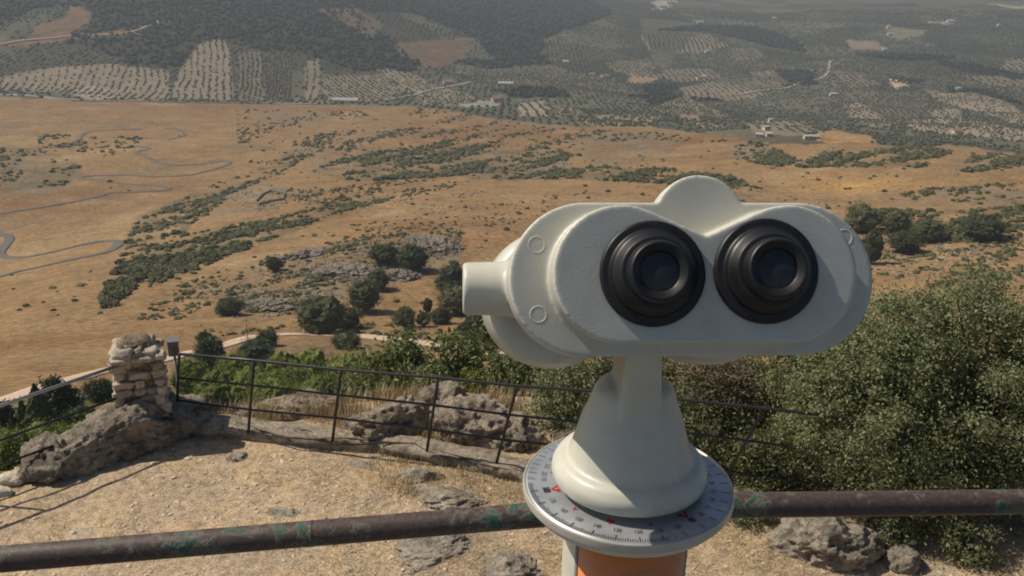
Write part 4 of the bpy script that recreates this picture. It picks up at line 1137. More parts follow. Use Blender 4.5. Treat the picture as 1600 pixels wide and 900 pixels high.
def crown_pts(rad, nclump, per, sig, shell=(.72, 1.0), seed=1, low=-.55, bump_=.22, flat=None):
    r = np.random.default_rng(seed)
    D = r.normal(0, 1, (nclump * 3, 3)); D /= np.linalg.norm(D, axis=1)[:, None]; D = D[D[:, 2] > low][:nclump]
    rr = r.uniform(shell[0], shell[1], len(D)) * (1 + bump_ * 1.6 * fbm(D * 1.7 + seed, 3, seed))
    C = D * rr[:, None] * np.asarray(rad)
    k = r.poisson(per, len(C)); idx = np.repeat(np.arange(len(C)), k)
    sg = sig * r.uniform(.6, 1.4, len(C))
    P = C[idx] + r.normal(0, 1, (len(idx), 3)) * sg[idx][:, None] * np.array([1, 1, .75])
    out = D[idx] * .7 + (P - C[idx]) / (sg[idx][:, None] * 2) + [0, 0, .35]
    out /= np.linalg.norm(out, axis=1)[:, None] + 1e-9
    return P, out, C

def limbs(mb, base, targets, r0, seed=0, fork=.45):
    r = np.random.default_rng(seed)
    for c in targets:
        c = np.asarray(c); m1 = base * (1 - fork) + c * fork + r.normal(0, .08, 3) * np.linalg.norm(c - base) * .5
        t = np.linspace(0, 1, 7)[:, None]
        path = (1 - t) ** 2 * base + 2 * t * (1 - t) * m1 + t * t * c
        V, fs = tube(path, np.linspace(r0, r0 * .18, 7), 6, False); mb.add(V, fs[0])

def bush(name, loc, rad, label, cat, leafmat, nclump, per, sig, leaf, seed, barkmat, zc=None, group=None, shell=(.72, 1.0), low=-.6, elong=1.9, bias=.45, trunk=.05, nl=14, bmp=.22, twigs=0, core=0):
    t = thing(name, label, cat, loc, group)
    zc = rad[2] * .95 if zc is None else zc
    P, out, C = crown_pts(rad, nclump, per, sig, shell, seed, low, bmp)
    if core:
        r = np.random.default_rng(seed + 5); q = r.normal(0, 1, (core, 3)); q = q / np.linalg.norm(q, axis=1)[:, None] * r.uniform(.25, .75, core)[:, None] ** .6 * np.asarray(rad) * .9
        P = np.concatenate([P, q]); out = np.concatenate([out, q / (np.linalg.norm(q, axis=1)[:, None] + 1e-6)])
    V, f = leaf_quads(P + [0, 0, zc], leaf, out, elong, bias, np.random.default_rng(seed + 1))
    MB().add(V, f).build('crown', leafmat, t, False)
    mb = MB(); r = np.random.default_rng(seed + 2)
    for k in range(1 if trunk > .03 else 3):
        b0 = np.array([r.normal(0, .04), r.normal(0, .04), -.25]); j = np.array([r.normal(0, .1), r.normal(0, .1), zc * .45])
        V, fs = tube([b0, b0 * .5 + j * .5 + r.normal(0, .03, 3), j], [trunk, trunk * .8, trunk * .7], 8); mb.add(V, fs)
        limbs(mb, j, C[r.choice(len(C), min(nl, len(C)), False)] * .93 + [0, 0, zc], trunk * .6, seed + k)
    if twigs:
        idx = r.choice(len(C), min(twigs, len(C)), False)
        for c in C[idx]:
            c = c + [0, 0, zc]; e = c + (c - [0, 0, zc]) * r.uniform(.08, .25) + r.normal(0, .12, 3); b0 = c * .8 + np.array([0, 0, zc]) * .2
            V, fs = tube([b0, c + r.normal(0, .04, 3), e], [.008, .005, .002], 5, False); mb.add(V, fs[0])
    mb.build('trunk', barkmat, t)
    return t

def build_plants():
    bark = simple('grey_bark', (.12, .10, .08), .9, 0, .3, 12)
    drybark = simple('dry_twig', (.24, .18, .13), .9, 0, .25, 10)
    oak = foliage_mat('holm_oak_leaf', (.100, .118, .054), (.265, .290, .148), .25, .62, (.20, .14, .075), .08)
    oak2 = foliage_mat('dark_oak_leaf', (.065, .076, .033), (.190, .205, .098), .22, .6)
    brown = foliage_mat('withered_leaf', (.080, .066, .042), (.20, .165, .105), .15, .7)
    alm = foliage_mat('almond_leaf', (.075, .100, .040), (.195, .225, .100), .3, .45)
    lime = foliage_mat('pale_leaf', (.12, .15, .03), (.24, .28, .06), .35, .5)
    pine = foliage_mat('pine_needle', (.085, .115, .026), (.215, .250, .062), .28, .6)
    dpine = foliage_mat('dark_conifer_needle', (.022, .036, .016), (.062, .080, .034), .1, .6)
    hill = foliage_mat('hill_oak_leaf', (.036, .044, .019), (.105, .110, .048), .15, .6)
    def on(px, py, z=None): p = on_z(px, py); p[2] = max(tz(p[0], p[1])[0], -3) if z is None else z; return p
    # the big holm oak at the right: centre, three masses grown together as one tree
    c = on_z(1440, 778, 0.0)
    t = thing('holm_oak', 'big bushy holm oak filling the right side behind the pipe', 'oak tree', (c[0], c[1], 0))
    lob = [((-.85, .0, 1.15), (.98, .95, 1.0), 140, 3), ((.45, .25, 1.48), (1.22, 1.1, 1.20), 200, 4), ((1.75, .2, 1.22), (1.15, 1.05, 1.08), 140, 5), ((-.30, -.35, .62), (.85, .65, .55), 80, 6), ((-.35, .55, 1.60), (.98, .9, .92), 110, 7), ((1.0, -.35, .72), (.95, .65, .62), 80, 8), ((2.2, -.2, .7), (.8, .7, .6), 50, 9)]
    mbs = MB(); mw = MB(); ccs = []
    for (o_, rad, nc, sd) in lob:
        P, out, C = crown_pts(rad, int(nc * 1.05), 250, .105, (.70, 1.06), sd, -.8, .26)
        r = np.random.default_rng(sd + 50); q = r.normal(0, 1, (nc * 16, 3)); q = q / np.linalg.norm(q, axis=1)[:, None] * (r.uniform(.1, .8, len(q))[:, None]) * np.asarray(rad)
        P = np.concatenate([P, q]); out = np.concatenate([out, q]); out /= np.linalg.norm(out, axis=1)[:, None] + 1e-9
        keep = P[:, 2] + o_[2] > .12
        V, f = leaf_quads(P[keep] + o_, .0265, out[keep], 1.6, .45, r); mbs.add(V, f); ccs.append(C + o_)
    mbs.build('crown', oak, t, False)
    r = np.random.default_rng(3)
    for k, (bx, by) in enumerate([(0, 0), (.5, .15), (-.4, -.1), (1.2, .1)]):
        j = np.array([bx * 1.3, by * 1.3, .65]); V, fs = tube([(bx * .6, by * .6, -.3), (bx * .9, by, .2), j], [.09, .075, .06], 9); mw.add(V, fs)
        CC = ccs[min(k, 3)]; limbs(mw, j, CC[r.choice(len(CC), 16, False)], .038, k)
    mw.build('trunk', bark, t)
    B = lambda *a, **k: bush(*a, **k)
    # withered shrub between pedestal and oak, dark bush behind it
    B('withered_shrub', on(1115, 700, -.1), (.56, .50, .50), 'brown half-withered shrub of thin twigs left of the big oak', 'shrub', brown, 130, 40, .10, .022, 61, drybark, shell=(.5, 1.02), trunk=.025, nl=50, twigs=130, zc=1.08, low=-.8, core=900)
    B('oak_bush', on(1085, 715, -.2), (.80, .6, .62), 'dark leafy bush tangled in the railing right behind the pedestal', 'bush', oak2, 130, 85, .10, .028, 62, bark, trunk=.035, zc=.60, low=-.9, core=2500)
    B('oak_bush', on(1200, 755, -.1), (.62, .50, .48), 'small dark bush at the foot of the oak beside the dial', 'bush', oak2, 90, 80, .09, .028, 63, bark, trunk=.03, zc=.40, low=-.9, core=1500)
    B('oak_bush', on(905, 668, -.3), (.64, .60, .70), 'green leafy bush behind the railing, left of the pedestal', 'bush', oak, 130, 85, .09, .028, 64, bark, trunk=.035, zc=.72, low=-.9, core=2500)
    B('oak_bush', on(1010, 655, -.2), (.60, .6, .85), 'dark bush hidden behind the white cone of the viewer', 'bush', oak2, 110, 80, .10, .028, 65, bark, trunk=.035, zc=.8, low=-.9, core=2000)
    B('oak_bush', on(1215, 668, -.3), (.85, .7, .95), 'dark oak bush filling the gap behind the withered shrub', 'bush', oak2, 130, 85, .11, .030, 69, bark, trunk=.035, zc=.9, low=-.9, core=2500)
    B('oak_sapling', on(1165, 815), (.27, .22, .22), 'low leafy sprout between dial and orange-stained boulder', 'sapling', oak, 34, 42, .055, .026, 66, bark, trunk=.02, zc=.15, low=-.9)
    B('oak_sapling', on(1508, 868), (.30, .26, .30), 'leafy sprout on bare soil under the right part of the oak', 'sapling', oak, 40, 45, .06, .026, 67, bark, trunk=.02, zc=.26, low=-.9)
    B('oak_sapling', on(1392, 850), (.24, .2, .2), 'small sprout at the right side of the orange-stained boulder', 'sapling', oak, 30, 40, .05, .026, 68, bark, trunk=.02, zc=.15, low=-.9)
    # shrubs down the slope past the railing, with long pale leaves
    def slope_bush(px, top, bot, w, dist, label, mat, seed, leaf=.05, dens=1.0, el=2.4, twig=30):
        q = ray(px, (top + bot) / 2); q = q / math.hypot(q[0], q[1]); c = EYE + q * dist
        hh = (bot - top) / FPX * dist * 1.12 / 2 * 1.1; ww = w / FPX * dist * 1.05 / 2
        loc = (c[0], c[1], c[2] - hh)
        return B('leafy_shrub', loc, (ww, ww * .9, hh), label, 'shrub', mat, int(90 * dens), 34, .20 * max(ww, hh) * .8, leaf, seed, bark, zc=hh, low=-.95, elong=el, shell=(.35, 1.05), trunk=.03, nl=24, twigs=twig, bmp=.4)
    slope_bush(632, 512, 650, 130, 17, 'tall loose shrub with long pale leaves behind the two big boulders', alm, 71, .062)
    slope_bush(715, 525, 650, 140, 17.5, 'long-leaved shrub rising behind the broad craggy boulder', alm, 72, .06)
    slope_bush(795, 545, 670, 120, 16, 'long-leaved shrub below the round white barrel of the viewer', alm, 73, .056)
    slope_bush(672, 575, 650, 90, 16, 'low green shrub filling the gap between the two loose tall shrubs', oak, 74, .045)
    slope_bush(735, 585, 618, 50, 15.5, 'small yellow-green sprig showing through the railing', lime, 75, .05, .5)
    slope_bush(860, 560, 660, 120, 17, 'long-leaved shrub just left of the round oak bush', alm, 76, .056)
    slope_bush(575, 560, 640, 70, 19, 'leafy shrub at the left end of the loose shrubs', oak, 77, .05, .8)
    slope_bush(770, 500, 560, 50, 22, 'slim dark shrub poking up left of the white barrel', oak2, 78, .06, .6)
    # trees on the slope below
    def pine_tree(px, top, bot, w, label, mat, seed, cone=False, leaf=.22, dist=None, group=None, name='pine_tree'):
        if dist is None: P = drop([px], [bot], 70)[0]
        else:
            q = ray(px, bot); P = EYE + q / math.hypot(q[0], q[1]) * dist; P[2] = height([P[0]], [P[1]])[0]
        d = np.linalg.norm(P - EYE); h = (bot - top) / FPX * d / math.cos(R_(26)); ww = w / FPX * d / 2
        t = thing(name, label, 'pine tree' if name == 'pine_tree' else 'tree', P, group)
        r = np.random.default_rng(seed)
        if cone:
            n = 2600; u = r.random(n) ** .6; z = h * (.08 + .92 * (1 - u)); rad = ww * u ** .85 * (.75 + .35 * np.sin(z / h * 34 + r.random() * 6)) * r.uniform(.6, 1.05, n)
            a = r.uniform(0, 6.28, n); rad = rad * (1 + .25 * np.sin(a * 3 + seed)); Pt = np.stack([np.cos(a) * rad, np.sin(a) * rad, z], 1); out = np.stack([np.cos(a), np.sin(a), np.full(n, .5)], 1)
            out /= np.linalg.norm(out, axis=1)[:, None]
        else:
            Pt, out, C = crown_pts((ww, ww, h * .46), 70, 62, .16 * ww, (.70, 1.0), seed, -.85, .35); Pt = Pt + [0, 0, h * .52]
        V, f = leaf_quads(Pt, leaf, out, 1.8, .4, r); cb_ = MB().add(V, f)
        Vb, Fb = ico(4); nb = 1 + .42 * fbm(Vb * 2.1 + seed, 4, seed) + .15 * vnoise(Vb * 7 + seed, seed)
        if cone: Vb = Vb * nb[:, None] * np.array([ww * .62, ww * .62, h * .46]); k_ = 1 - .6 * np.clip(Vb[:, 2] / (h * .46), -1, 1); Vb[:, :2] *= k_[:, None]; Vb[:, 2] += h * .48
        else: Vb = Vb * nb[:, None] * np.array([ww * .86, ww * .86, h * .42]) + [0, 0, h * .50]
        cb_.add(Vb, Fb); cb_.build('crown', mat, t, False)
        V, fs = tube([(0, 0, -.6), (.05, 0, h * .3), (0, 0, h * (.95 if cone else .6))], [.05 * ww + .06, .04 * ww + .05, .03], 7); MB().add(V, fs).build('trunk', bark, t)
        return t
    pine_tree(65, 606, 672, 46, 'dark pointed conifer in the middle of the roadside group at left', dpine, 81, True)
    pine_tree(100, 600, 664, 58, 'broad dark conifer at the right of the roadside group', dpine, 82, False)
    pine_tree(40, 628, 670, 26, 'slim dark conifer at the left of the roadside group', dpine, 83, True)
    pine_tree(22, 645, 672, 14, 'tiny pointed cypress before the grey road at left', dpine, 84, True, .16)
    pine_tree(4, 632, 668, 28, 'dark conifer cut by the left edge of the photo', dpine, 85, False)
    pine_tree(160, 597, 628, 40, 'low dark conifer just left of the stone pillar', dpine, 86, False, .2)
    pine_tree(130, 640, 668, 40, 'dark conifer half hidden behind the long outcrop', dpine, 87, False, .2)
    pine_tree(332, 530, 588, 46, 'dark rounded conifer behind the first bay of the railing', dpine, 88, False)
    pine_tree(402, 536, 574, 60, 'dark tree by the dirt road above the bright pines', dpine, 89, False)
    k = 0
    spots = [(300, 566, 622, 54, 'first bright green pine right of the stone pillar'), (345, 582, 640, 66, 'bright bushy pine under the dark rounded conifer'), (398, 574, 640, 70, 'bright bushy pine above the first full railing post'),
             (446, 552, 628, 66, 'tall bright pine above the middle of the first railing bay'), (492, 548, 626, 64, 'tall pine left of the second full railing post'), (540, 552, 628, 62, 'pine above the second full railing post'),
             (425, 596, 652, 70, 'low bright pine behind dry grass in the first railing bay'), (500, 590, 646, 66, 'low pine in the gap left of the second post'), (575, 560, 630, 60, 'pine between the second post and the loose shrubs'), (365, 556, 606, 46, 'yellowish pine beside the dark rounded conifer'), (470, 572, 640, 54, 'pale pine between the two tall ones')]
    for (px, tp, bt, w, lab) in spots:
        k += 1; pine_tree(px, tp, bt, w, lab, pine, 90 + k, False, .17, group='bright pines below the railing')
    # green scrub at lower left
    spots = [(20, 690, 740, 70), (75, 680, 730, 80), (130, 672, 712, 70), (0, 668, 700, 60), (165, 650, 690, 60), (50, 668, 700, 60), (110, 662, 690, 50), (-10, 720, 770, 80)]
    for j, (px, tp, bt, w) in enumerate(spots):
        pine_tree(px, tp, bt, w, 'low bright green shrub in the dense thicket below the left railing', pine, 120 + j, False, .12, 62 + 4 * (j % 3), 'thicket below the left railing', 'green_shrub')
    # oaks and round trees on the rise
    trees = [(600, 382, 410, 42, 'round dark oak, left of the pair beside the grey outcrop'), (646, 384, 422, 46, 'round dark oak, right of the pair beside the grey outcrop'),
             (568, 440, 486, 50, 'round dark oak casting a clear shadow on the bare slope'), (590, 424, 452, 34, 'dark oak just up the slope from the shadow-casting one'), (503, 464, 520, 78, 'broad oak right beside the dirt road'),
             (545, 482, 512, 40, 'low oak at the right flank of the broad roadside oak'), (706, 416, 462, 52, 'tall oak hard left of the white side knob'), (712, 448, 490, 56, 'oak just below the white side knob'),
             (690, 482, 506, 32, 'round bush below the oaks by the white knob'), (632, 486, 510, 34, 'pair-like round bush on the bare slope above the road'), (662, 488, 510, 20, 'small round bush on the bare slope beside the bigger one'),
             (668, 466, 490, 12, 'slim upright little tree on the bare slope'), (360, 470, 492, 36, 'dark round bush low on the rocky rise'), (420, 518, 540, 26, 'dark bush on the far verge of the dirt road'), (542, 522, 544, 40, 'dark low bush on the near verge of the dirt road'),
             (740, 488, 560, 50, 'dark oak just under the white round barrel'), (320, 520, 534, 18, 'small bush left of the dirt road bend'), (430, 404, 424, 20, 'bush on the ridge above the rocky rise'),
             (1345, 326, 362, 56, 'large dark oak at the right edge of the binocular head'), (1398, 334, 362, 40, 'round dark oak standing alone right of the head'), (1358, 366, 412, 34, 'dark oak tucked against the lower right of the head'),
             (1445, 346, 376, 50, 'dark oak in the middle of the right hand scrub'), (1410, 366, 394, 46, 'bush just below the round lone oak'), (1530, 340, 372, 60, 'wide dark oak in the scrub near the right edge')]
    for j, (px, tp, bt, w, lab) in enumerate(trees):
        pine_tree(px, tp, bt, w, lab, hill, 140 + j, False, .36 if bt < 430 else .30, name='hill_oak')
    P = drop([387], [530], 100)[0]
    t = thing('utility_pole', 'thin wooden utility pole beside the dirt road', 'pole', P)
    V, fs = tube([(0, 0, -.3), (0, 0, 6.5)], [.13, .09], 8); MB().add(V, fs).build('pole', drybark, t)
    V, f = box((0, 0, 6.1), (1.4, .1, .1)); MB().add(V, f).build('crossarm', drybark, t, False)
# ------------------------------------------------------------------ the viewing binoculars
def evaluated(o, name):
    dg = bpy.context.evaluated_depsgraph_get(); dg.update()
    me = bpy.data.meshes.new_from_object(o.evaluated_get(dg)); me.name = name
    me.polygons.foreach_set('use_smooth', np.ones(len(me.polygons), bool)); return me

def fuse(name, mb, voxel, smooth, mat, parent, off):
    """overlapping solids melted into one cast surface"""
    me = mb.mesh(name + '_raw'); o = bpy.data.objects.new(name + '_raw', me); COL.objects.link(o)
    r = o.modifiers.new('r', 'REMESH'); r.mode = 'VOXEL'; r.voxel_size = voxel; r.use_smooth_shade = True
    s = o.modifiers.new('s', 'SMOOTH'); s.factor = .5; s.iterations = smooth
    bpy.context.view_layer.update()
    m2 = evaluated(o, name); bpy.data.objects.remove(o); bpy.data.meshes.remove(me)
    o = link(name, m2, mat, parent); o.shadow_terminator_geometry_offset = .35; o.shadow_terminator_shading_offset = .12; return o

def extrude(poly, y0, y1):
    """closed outline in (x,z) extruded along y"""
    p = np.asarray(poly, float); n = len(p); c = p.mean(0)
    V = np.concatenate([np.stack([p[:, 0], np.full(n, y), p[:, 1]], 1) for y in (y0, y1)])
    q = [(k, (k + 1) % n, n + (k + 1) % n, n + k) for k in range(n)]
    return V, [np.array(q), np.array([list(range(n))[::-1], list(range(n, 2 * n))])]

def arc(c, r, a0, a1, n=40):
    a = np.linspace(R_(a0), R_(a1), n); return [(c[0] + r * math.cos(t), c[1] + r * math.sin(t)) for t in a]

def build_viewer():
    white = paint_mat('cream_paint', (.715, .70, .60)); white2 = paint_mat('cream_paint_smooth', (.715, .70, .60), .30)
    ca, cb = .06, .055
    A = F - ca * RR - cb * UU; A /= np.linalg.norm(A)
    X = np.cross(A, [0, 0, 1.0]); X /= np.linalg.norm(X); Zl = np.cross(X, A)
    O = at_depth(1104, 430, .60)
    def loc(px, py, y): d = ray(px, py); t = ((O + A * y - EYE) @ A) / (d @ A); q = EYE + d * t - O; return np.array([q @ X, q @ Zl])
    dial_c = at_depth(981, 753, .775)
    base = np.array([dial_c[0], dial_c[1], HC - 1.62])
    root = thing('viewing_binoculars', 'cream coin viewer with two black eyepieces on a white pedestal with compass dial', 'binoculars', base)
    Mx = np.stack([X, A, Zl], 1)
    def w(V): return np.asarray(V) @ Mx.T + (O - base)       # head frame -> root frame
    # ---- housing
    ph = .027
    mb = MB()
    c1 = loc(973, 430, 0); cl = loc(865, 430, 0); R1 = c1[0] - cl[0]
    c2 = loc(1234, 426, 0); v = loc(1104, 368, 0)
    zt = (c1[1] + c2[1]) / 2; R1 = (R1 + (loc(1341, 426, 0)[0] - c2[0])) / 2
    c1 = np.array([c1[0], zt]); c2 = np.array([c2[0], zt])
    def tangent(c, right):                                     # where the line from the notch touches the round end
        d = v - c; L_ = np.linalg.norm(d); be = math.acos(R1 / L_); a = math.atan2(d[1], d[0])
        return math.degrees(a + (be if right else -be))
    tl, tr = tangent(c1, True), tangent(c2, False)
    pad = arc(c1, R1, 270, tl, 60)[::1] if tl > 270 else arc(c1, R1, 270, tl, 60)
    pad = [p for p in arc(c1, R1, 270, tl if tl < 270 else tl - 360, 60)]      # bottom -> left -> top (clockwise in angle)
    pad = pad + [tuple(v)] + arc(c2, R1, tr, -90, 60)
    V, fs = extrude(pad, 0, ph + .004); mb.add(w(V), fs)
    e0 = loc(795, 437, ph); e1 = loc(1365, 437, ph); t0 = loc(1000, 316, ph); b0 = loc(1000, 557, ph)
    R2 = (t0[1] - b0[1]) / 2; zc = (t0[1] + b0[1]) / 2
    d1 = np.array([e0[0] + R2, zc]); d2 = np.array([e1[0] - R2, zc])
    bc = loc(1094, 345, ph); br = loc(1094, 345, ph)[1] - loc(1094, 273, ph)[1]; br = abs(br)
    plate = arc(d1, R2, 270, 90, 60) + arc(d2, R2, 90, -90, 60)
    V, fs = extrude(plate, ph, ph + .034); mb.add(w(V), fs)
    # hump with flared feet
    hh = zc + R2
    def foot(s):
        x0 = bc[0] + s * br * .935; z0 = bc[1] + br * .354
        return [(x0 + s * .0065 * t + s * .0003, hh + (z0 - hh) * (1 - t) ** 2.0) for t in np.linspace(0, 1, 10)]
    a0 = math.degrees(math.asin(.354))
    hump = [(bc[0] - br * .935 - .0075, hh - .02)] + foot(-1)[::-1] + arc(bc, br, 180 - a0, a0, 40) + foot(1) + [(bc[0] + br * .935 + .0075, hh - .02)]
    V, fs = extrude(hump, ph, ph + .020); mb.add(w(V), fs)
    # bridge between the barrels
    V, f = box((0, .10, zc - .005), (.13, .12, .060)); mb.add(w(V) , f)
    # body behind the plate, and the boss on its left side
    core = arc((d1[0] + .004, zc - .004), R2 * .80, 270, 90, 40) + arc((d2[0] - .03, zc - .004), R2 * .80, 90, -90, 40)
    V, fs = extrude(core, ph + .02, .135); mb.add(w(V), fs)
    yk = .078; kc = loc(760, 451, yk); kr = abs(loc(760, 410, yk)[1] - loc(760, 492, yk)[1]) / 2; ke = loc(723, 451, yk)[0]; ki = loc(795, 451, yk)[0]
    V, fs = tube([(ki + .045, yk, kc[1]), (ki + .012, yk, kc[1]), (ki + .002, yk, kc[1]), (ki - .006, yk, kc[1]), (ke + .002, yk, kc[1]), (ke, yk, kc[1])], [kr * 1.5, kr * 1.32, kr * 1.12, kr * 1.03, kr, kr * .95], 64)
    mb.add(w(V), fs)
    fuse('housing', mb, .0008, 24, white, root, None)
    # ---- barrels
    yb0, yb1 = .112, .168
    mb = None; glass = simple('coated_glass', (.012, .014, .022), .06)
    for k, (bx, by, rp) in enumerate([(852, 472, 104), (1082, 467, 103)]):
        c = loc(bx, by, yb1); R3 = abs(loc(bx + rp, by, yb1)[0] - c[0]) * .97
        prof = rounded([(1e-5, yb0 - .02), (R3 * .93, yb0 - .02), (R3, yb0 + .004), (R3, yb1), (R3 - .010, yb1 + .018), (R3 - .012, yb1 + .012), (1e-5, yb1 + .010)], .010, 6)
        V, f = lathe(prof, 96)
        V = np.stack([V[:, 0] + c[0], V[:, 2], V[:, 1] + c[1]], 1)
        m_ = MB(); m_.add(w(V), f[:, ::-1])
        o = fuse('barrel', m_, .0012, 6, white2, root, None)
        V, fs = tube([(c[0], yb1 + .0105, c[1]), (c[0], yb1 + .013, c[1])], R3 - .016, 48); MB().add(w(V), fs).build('objective_lens', glass, o)
    # ---- screw plugs
    for (px, py, y) in [(838, 382, ph), (841, 491, ph), (1319, 371, ph), (1110, 515, 0.0)]:
        c = loc(px, py, y); a = np.linspace(0, 2 * math.pi, 41)[:-1]
        path = [(c[0] + .0049 * math.cos(t), y - .0001, c[1] + .0049 * math.sin(t)) for t in a]; path.append(path[0])
        V, fs = tube(path, .00026, 8, False); o = MB().add(w(V), fs).build('screw_plug', white, root)
    # ---- eyepieces
    rub, nt, b = new_mat('black_rubber'); n = noise(nt, 300, 3)
    b.inputs['Base Color'].default_value = (.011, .011, .012, 1); bump(nt, b, n.outputs['Fac'], .08, .0005)
    rr = ramp(nt, noise(nt, 60, 5).outputs['Fac'], [(.3, g(.38)), (.7, g(.52))]); L(nt, rr.outputs[0], b.inputs['Roughness'])
    eg, nt, b = new_mat('eyepiece_glass'); b.inputs['Base Color'].default_value = (.030, .031, .034, 1); b.inputs['Roughness'].default_value = .16; b.inputs['Specular IOR Level'].default_value = .3
    b.inputs['Coat Weight'].default_value = .3
    mm = .001
    for (px, py) in [(1019, 428), (1196, 424)]:
        c = loc(px, py, 0.0)
        def lat(prof, rd, name, mat, par):
            V, f = lathe(rounded(prof, rd * mm, 5) if rd else prof, 96)
            V = np.stack([V[:, 0] + c[0], -V[:, 2], V[:, 1] + c[1]], 1)
            return MB().add(w(V), f).build(name, mat, par)
        ep = lat([(10 * mm, -1 * mm), (31 * mm, -1 * mm), (31.1 * mm, 2.6 * mm), (30 * mm, 3.6 * mm), (26.2 * mm, 4.0 * mm), (25.4 * mm, 5.0 * mm), (24.8 * mm, 8.0 * mm), (23.6 * mm, 9.2 * mm), (20.6 * mm, 14.2 * mm), (18.6 * mm, 14.6 * mm), (12 * mm, 14.6 * mm)], .7, 'eyepiece', rub, root)
        lat([(14 * mm, 12 * mm), (17.8 * mm, 12.2 * mm), (18.3 * mm, 16 * mm), (18.1 * mm, 21 * mm), (17.0 * mm, 24.6 * mm), (15.9 * mm, 25.5 * mm), (14.6 * mm, 24.9 * mm), (11.6 * mm, 23.0 * mm), (11.2 * mm, 22.0 * mm)], .7, 'eyecup', rub, ep)
        a = np.linspace(0, 1, 10); lat([(11.3 * mm * (1 - t) + 1e-5, (21.6 + 1.5 * (1 - (1 - t) ** 2)) * mm) for t in a], 0, 'lens', eg, ep)
    # ---- pedestal: cone, neck, collar (root frame: pole axis is x=y=0)
    zd = dial_c[2] - base[2]
    def hgt(py):                                                # height over the dial on the axis seen at this row
        zz = np.linspace(-.02, .25, 500); _, y = project(np.stack([np.full(500, base[0]), np.full(500, base[1]), base[2] + zd + zz], 1)); return np.interp(-py, -y, zz)
    mb = MB()
    hs_ = hgt(598)
    prof = rounded([(1e-5, .001), (.046, .001), (.046, .0055), (.0580, .0058), (.0585, .016), (.0525, .0235), (.0465, .0245), (.0435, .033), (.0375, .056), (.0325, hs_ - .016), (.0285, hs_ - .003), (.0200, hs_ + .002), (1e-5, hs_ + .003)], .006, 6)
    V, f = lathe(prof, 96); mb.add(V + [0, 0, zd], f)
    vdir = np.array([A[0], A[1]]); vdir /= np.linalg.norm(vdir); yaw = math.atan2(vdir[1], vdir[0]) - math.pi / 2; Rm = Rz(yaw)
    # neck: flat bar with round edges rising out of the cone's face
    top = ((O + A * .1 + Zl * (zc - .045)) - base)[2]
    V, f = box((0, 0, 0), (1, 1, 1)); nz0, nz1 = zd + .05, top + .02
    e = np.array([(s, t) for s, t in [(-1, -1), (1, -1), (1, 1), (-1, 1)]]); prof_n = []
    for cx, cy, a in [(-.0066, -.021, 180), (.0066, -.021, 270), (.0066, .021, 0), (-.0066, .021, 90)]:
        prof_n += [(cx + .0065 * math.cos(R_(a + t)), cy + .0065 * math.sin(R_(a + t))) for t in (0, 30, 60, 90)]
    p = np.array(prof_n); n = len(p)
    V = np.concatenate([np.stack([p[:, 0] * s, p[:, 1] - .004, np.full(n, z)], 1) for z, s in ((nz0, 1.7), (nz0 + .03, 1.12), (nz1 - .03, .98), (nz1, 1.15))])
    q = [(r_ * n + k, r_ * n + (k + 1) % n, (r_ + 1) * n + (k + 1) % n, (r_ + 1) * n + k) for r_ in range(3) for k in range(n)]
    mb.add(V @ Rm.T, [np.array(q), np.array([list(range(n))[::-1], list(range(3 * n, 4 * n))])])
    fuse('swivel_cone', mb, .0010, 7, white2, root, None)
    # ---- compass dial
    alu, nt, b = new_mat('brushed_dial'); n1 = noise(nt, 300, 4); n2 = noise(nt, 25, 5)
    r = ramp(nt, n2.outputs['Fac'], [(.35, (.40, .42, .44)), (.65, (.58, .60, .62))]); L(nt, r.outputs[0], b.inputs['Base Color'])
    b.inputs['Metallic'].default_value = .55; b.inputs['Roughness'].default_value = .42; bump(nt, b, n1.outputs['Fac'], .06, .0005)
    rim = simple('satin_rim', (.58, .55, .48), .48, .25, .08, 50)
    Rd = .0785
    V, f = lathe(rounded([(.03, -.0002), (Rd - .0022, 0), (Rd - .0008, -.0012)], .0006, 4), 160); dial = MB().add(V + [0, 0, zd], f).build('compass_dial', alu, root)
    V, f = lathe(rounded([(Rd - .0012, -.0008), (Rd + .0004, .0004), (Rd + .0010, -.001), (Rd + .001, -.0072), (Rd - .001, -.0082), (.03, -.0082)], .0009, 4), 160); MB().add(V + [0, 0, zd], f).build('rim', rim, dial)
    V, f = lathe(rounded([(.04, -.0082), (Rd - .004, -.0082), (Rd - .0045, -.0145), (Rd - .010, -.0175), (.045, -.0178)], .002, 4), 128); MB().add(V + [0, 0, zd], f).build('support_flange', white2, root)
    ink = simple('black_ink', (.018, .018, .02), .5); worn = simple('worn_ink', (.16, .165, .17), .5, 0, .3, 300); red = simple('red_ink', (.50, .035, .045), .5); redd = simple('faded_red', (.34, .17, .16), .5, 0, .3, 300)
    def dial_xy(px, py): d = ray(px, py); t = (dial_c[2] - HC) / d[2]; q = EYE + d * t - dial_c; return q[:2]
    q180 = dial_xy(868, 764); q90 = dial_xy(1070, 806); th180 = math.degrees(math.atan2(q180[1], q180[0])); th90 = math.degrees(math.atan2(q90[1], q90[0]))
    print('dial angles', th180, th90, 'r', np.linalg.norm(q180), np.linalg.norm(q90))
    k9 = (th90 - th180) / 90.0
    th = lambda hdg: th180 + (180 - hdg) * (k9 if 80 <= hdg <= 190 else 1.0) if hdg >= 90 else th90 + (90 - hdg)
    zt_ = zd + .00035
    mt = {'ink': MB(), 'worn': MB()}
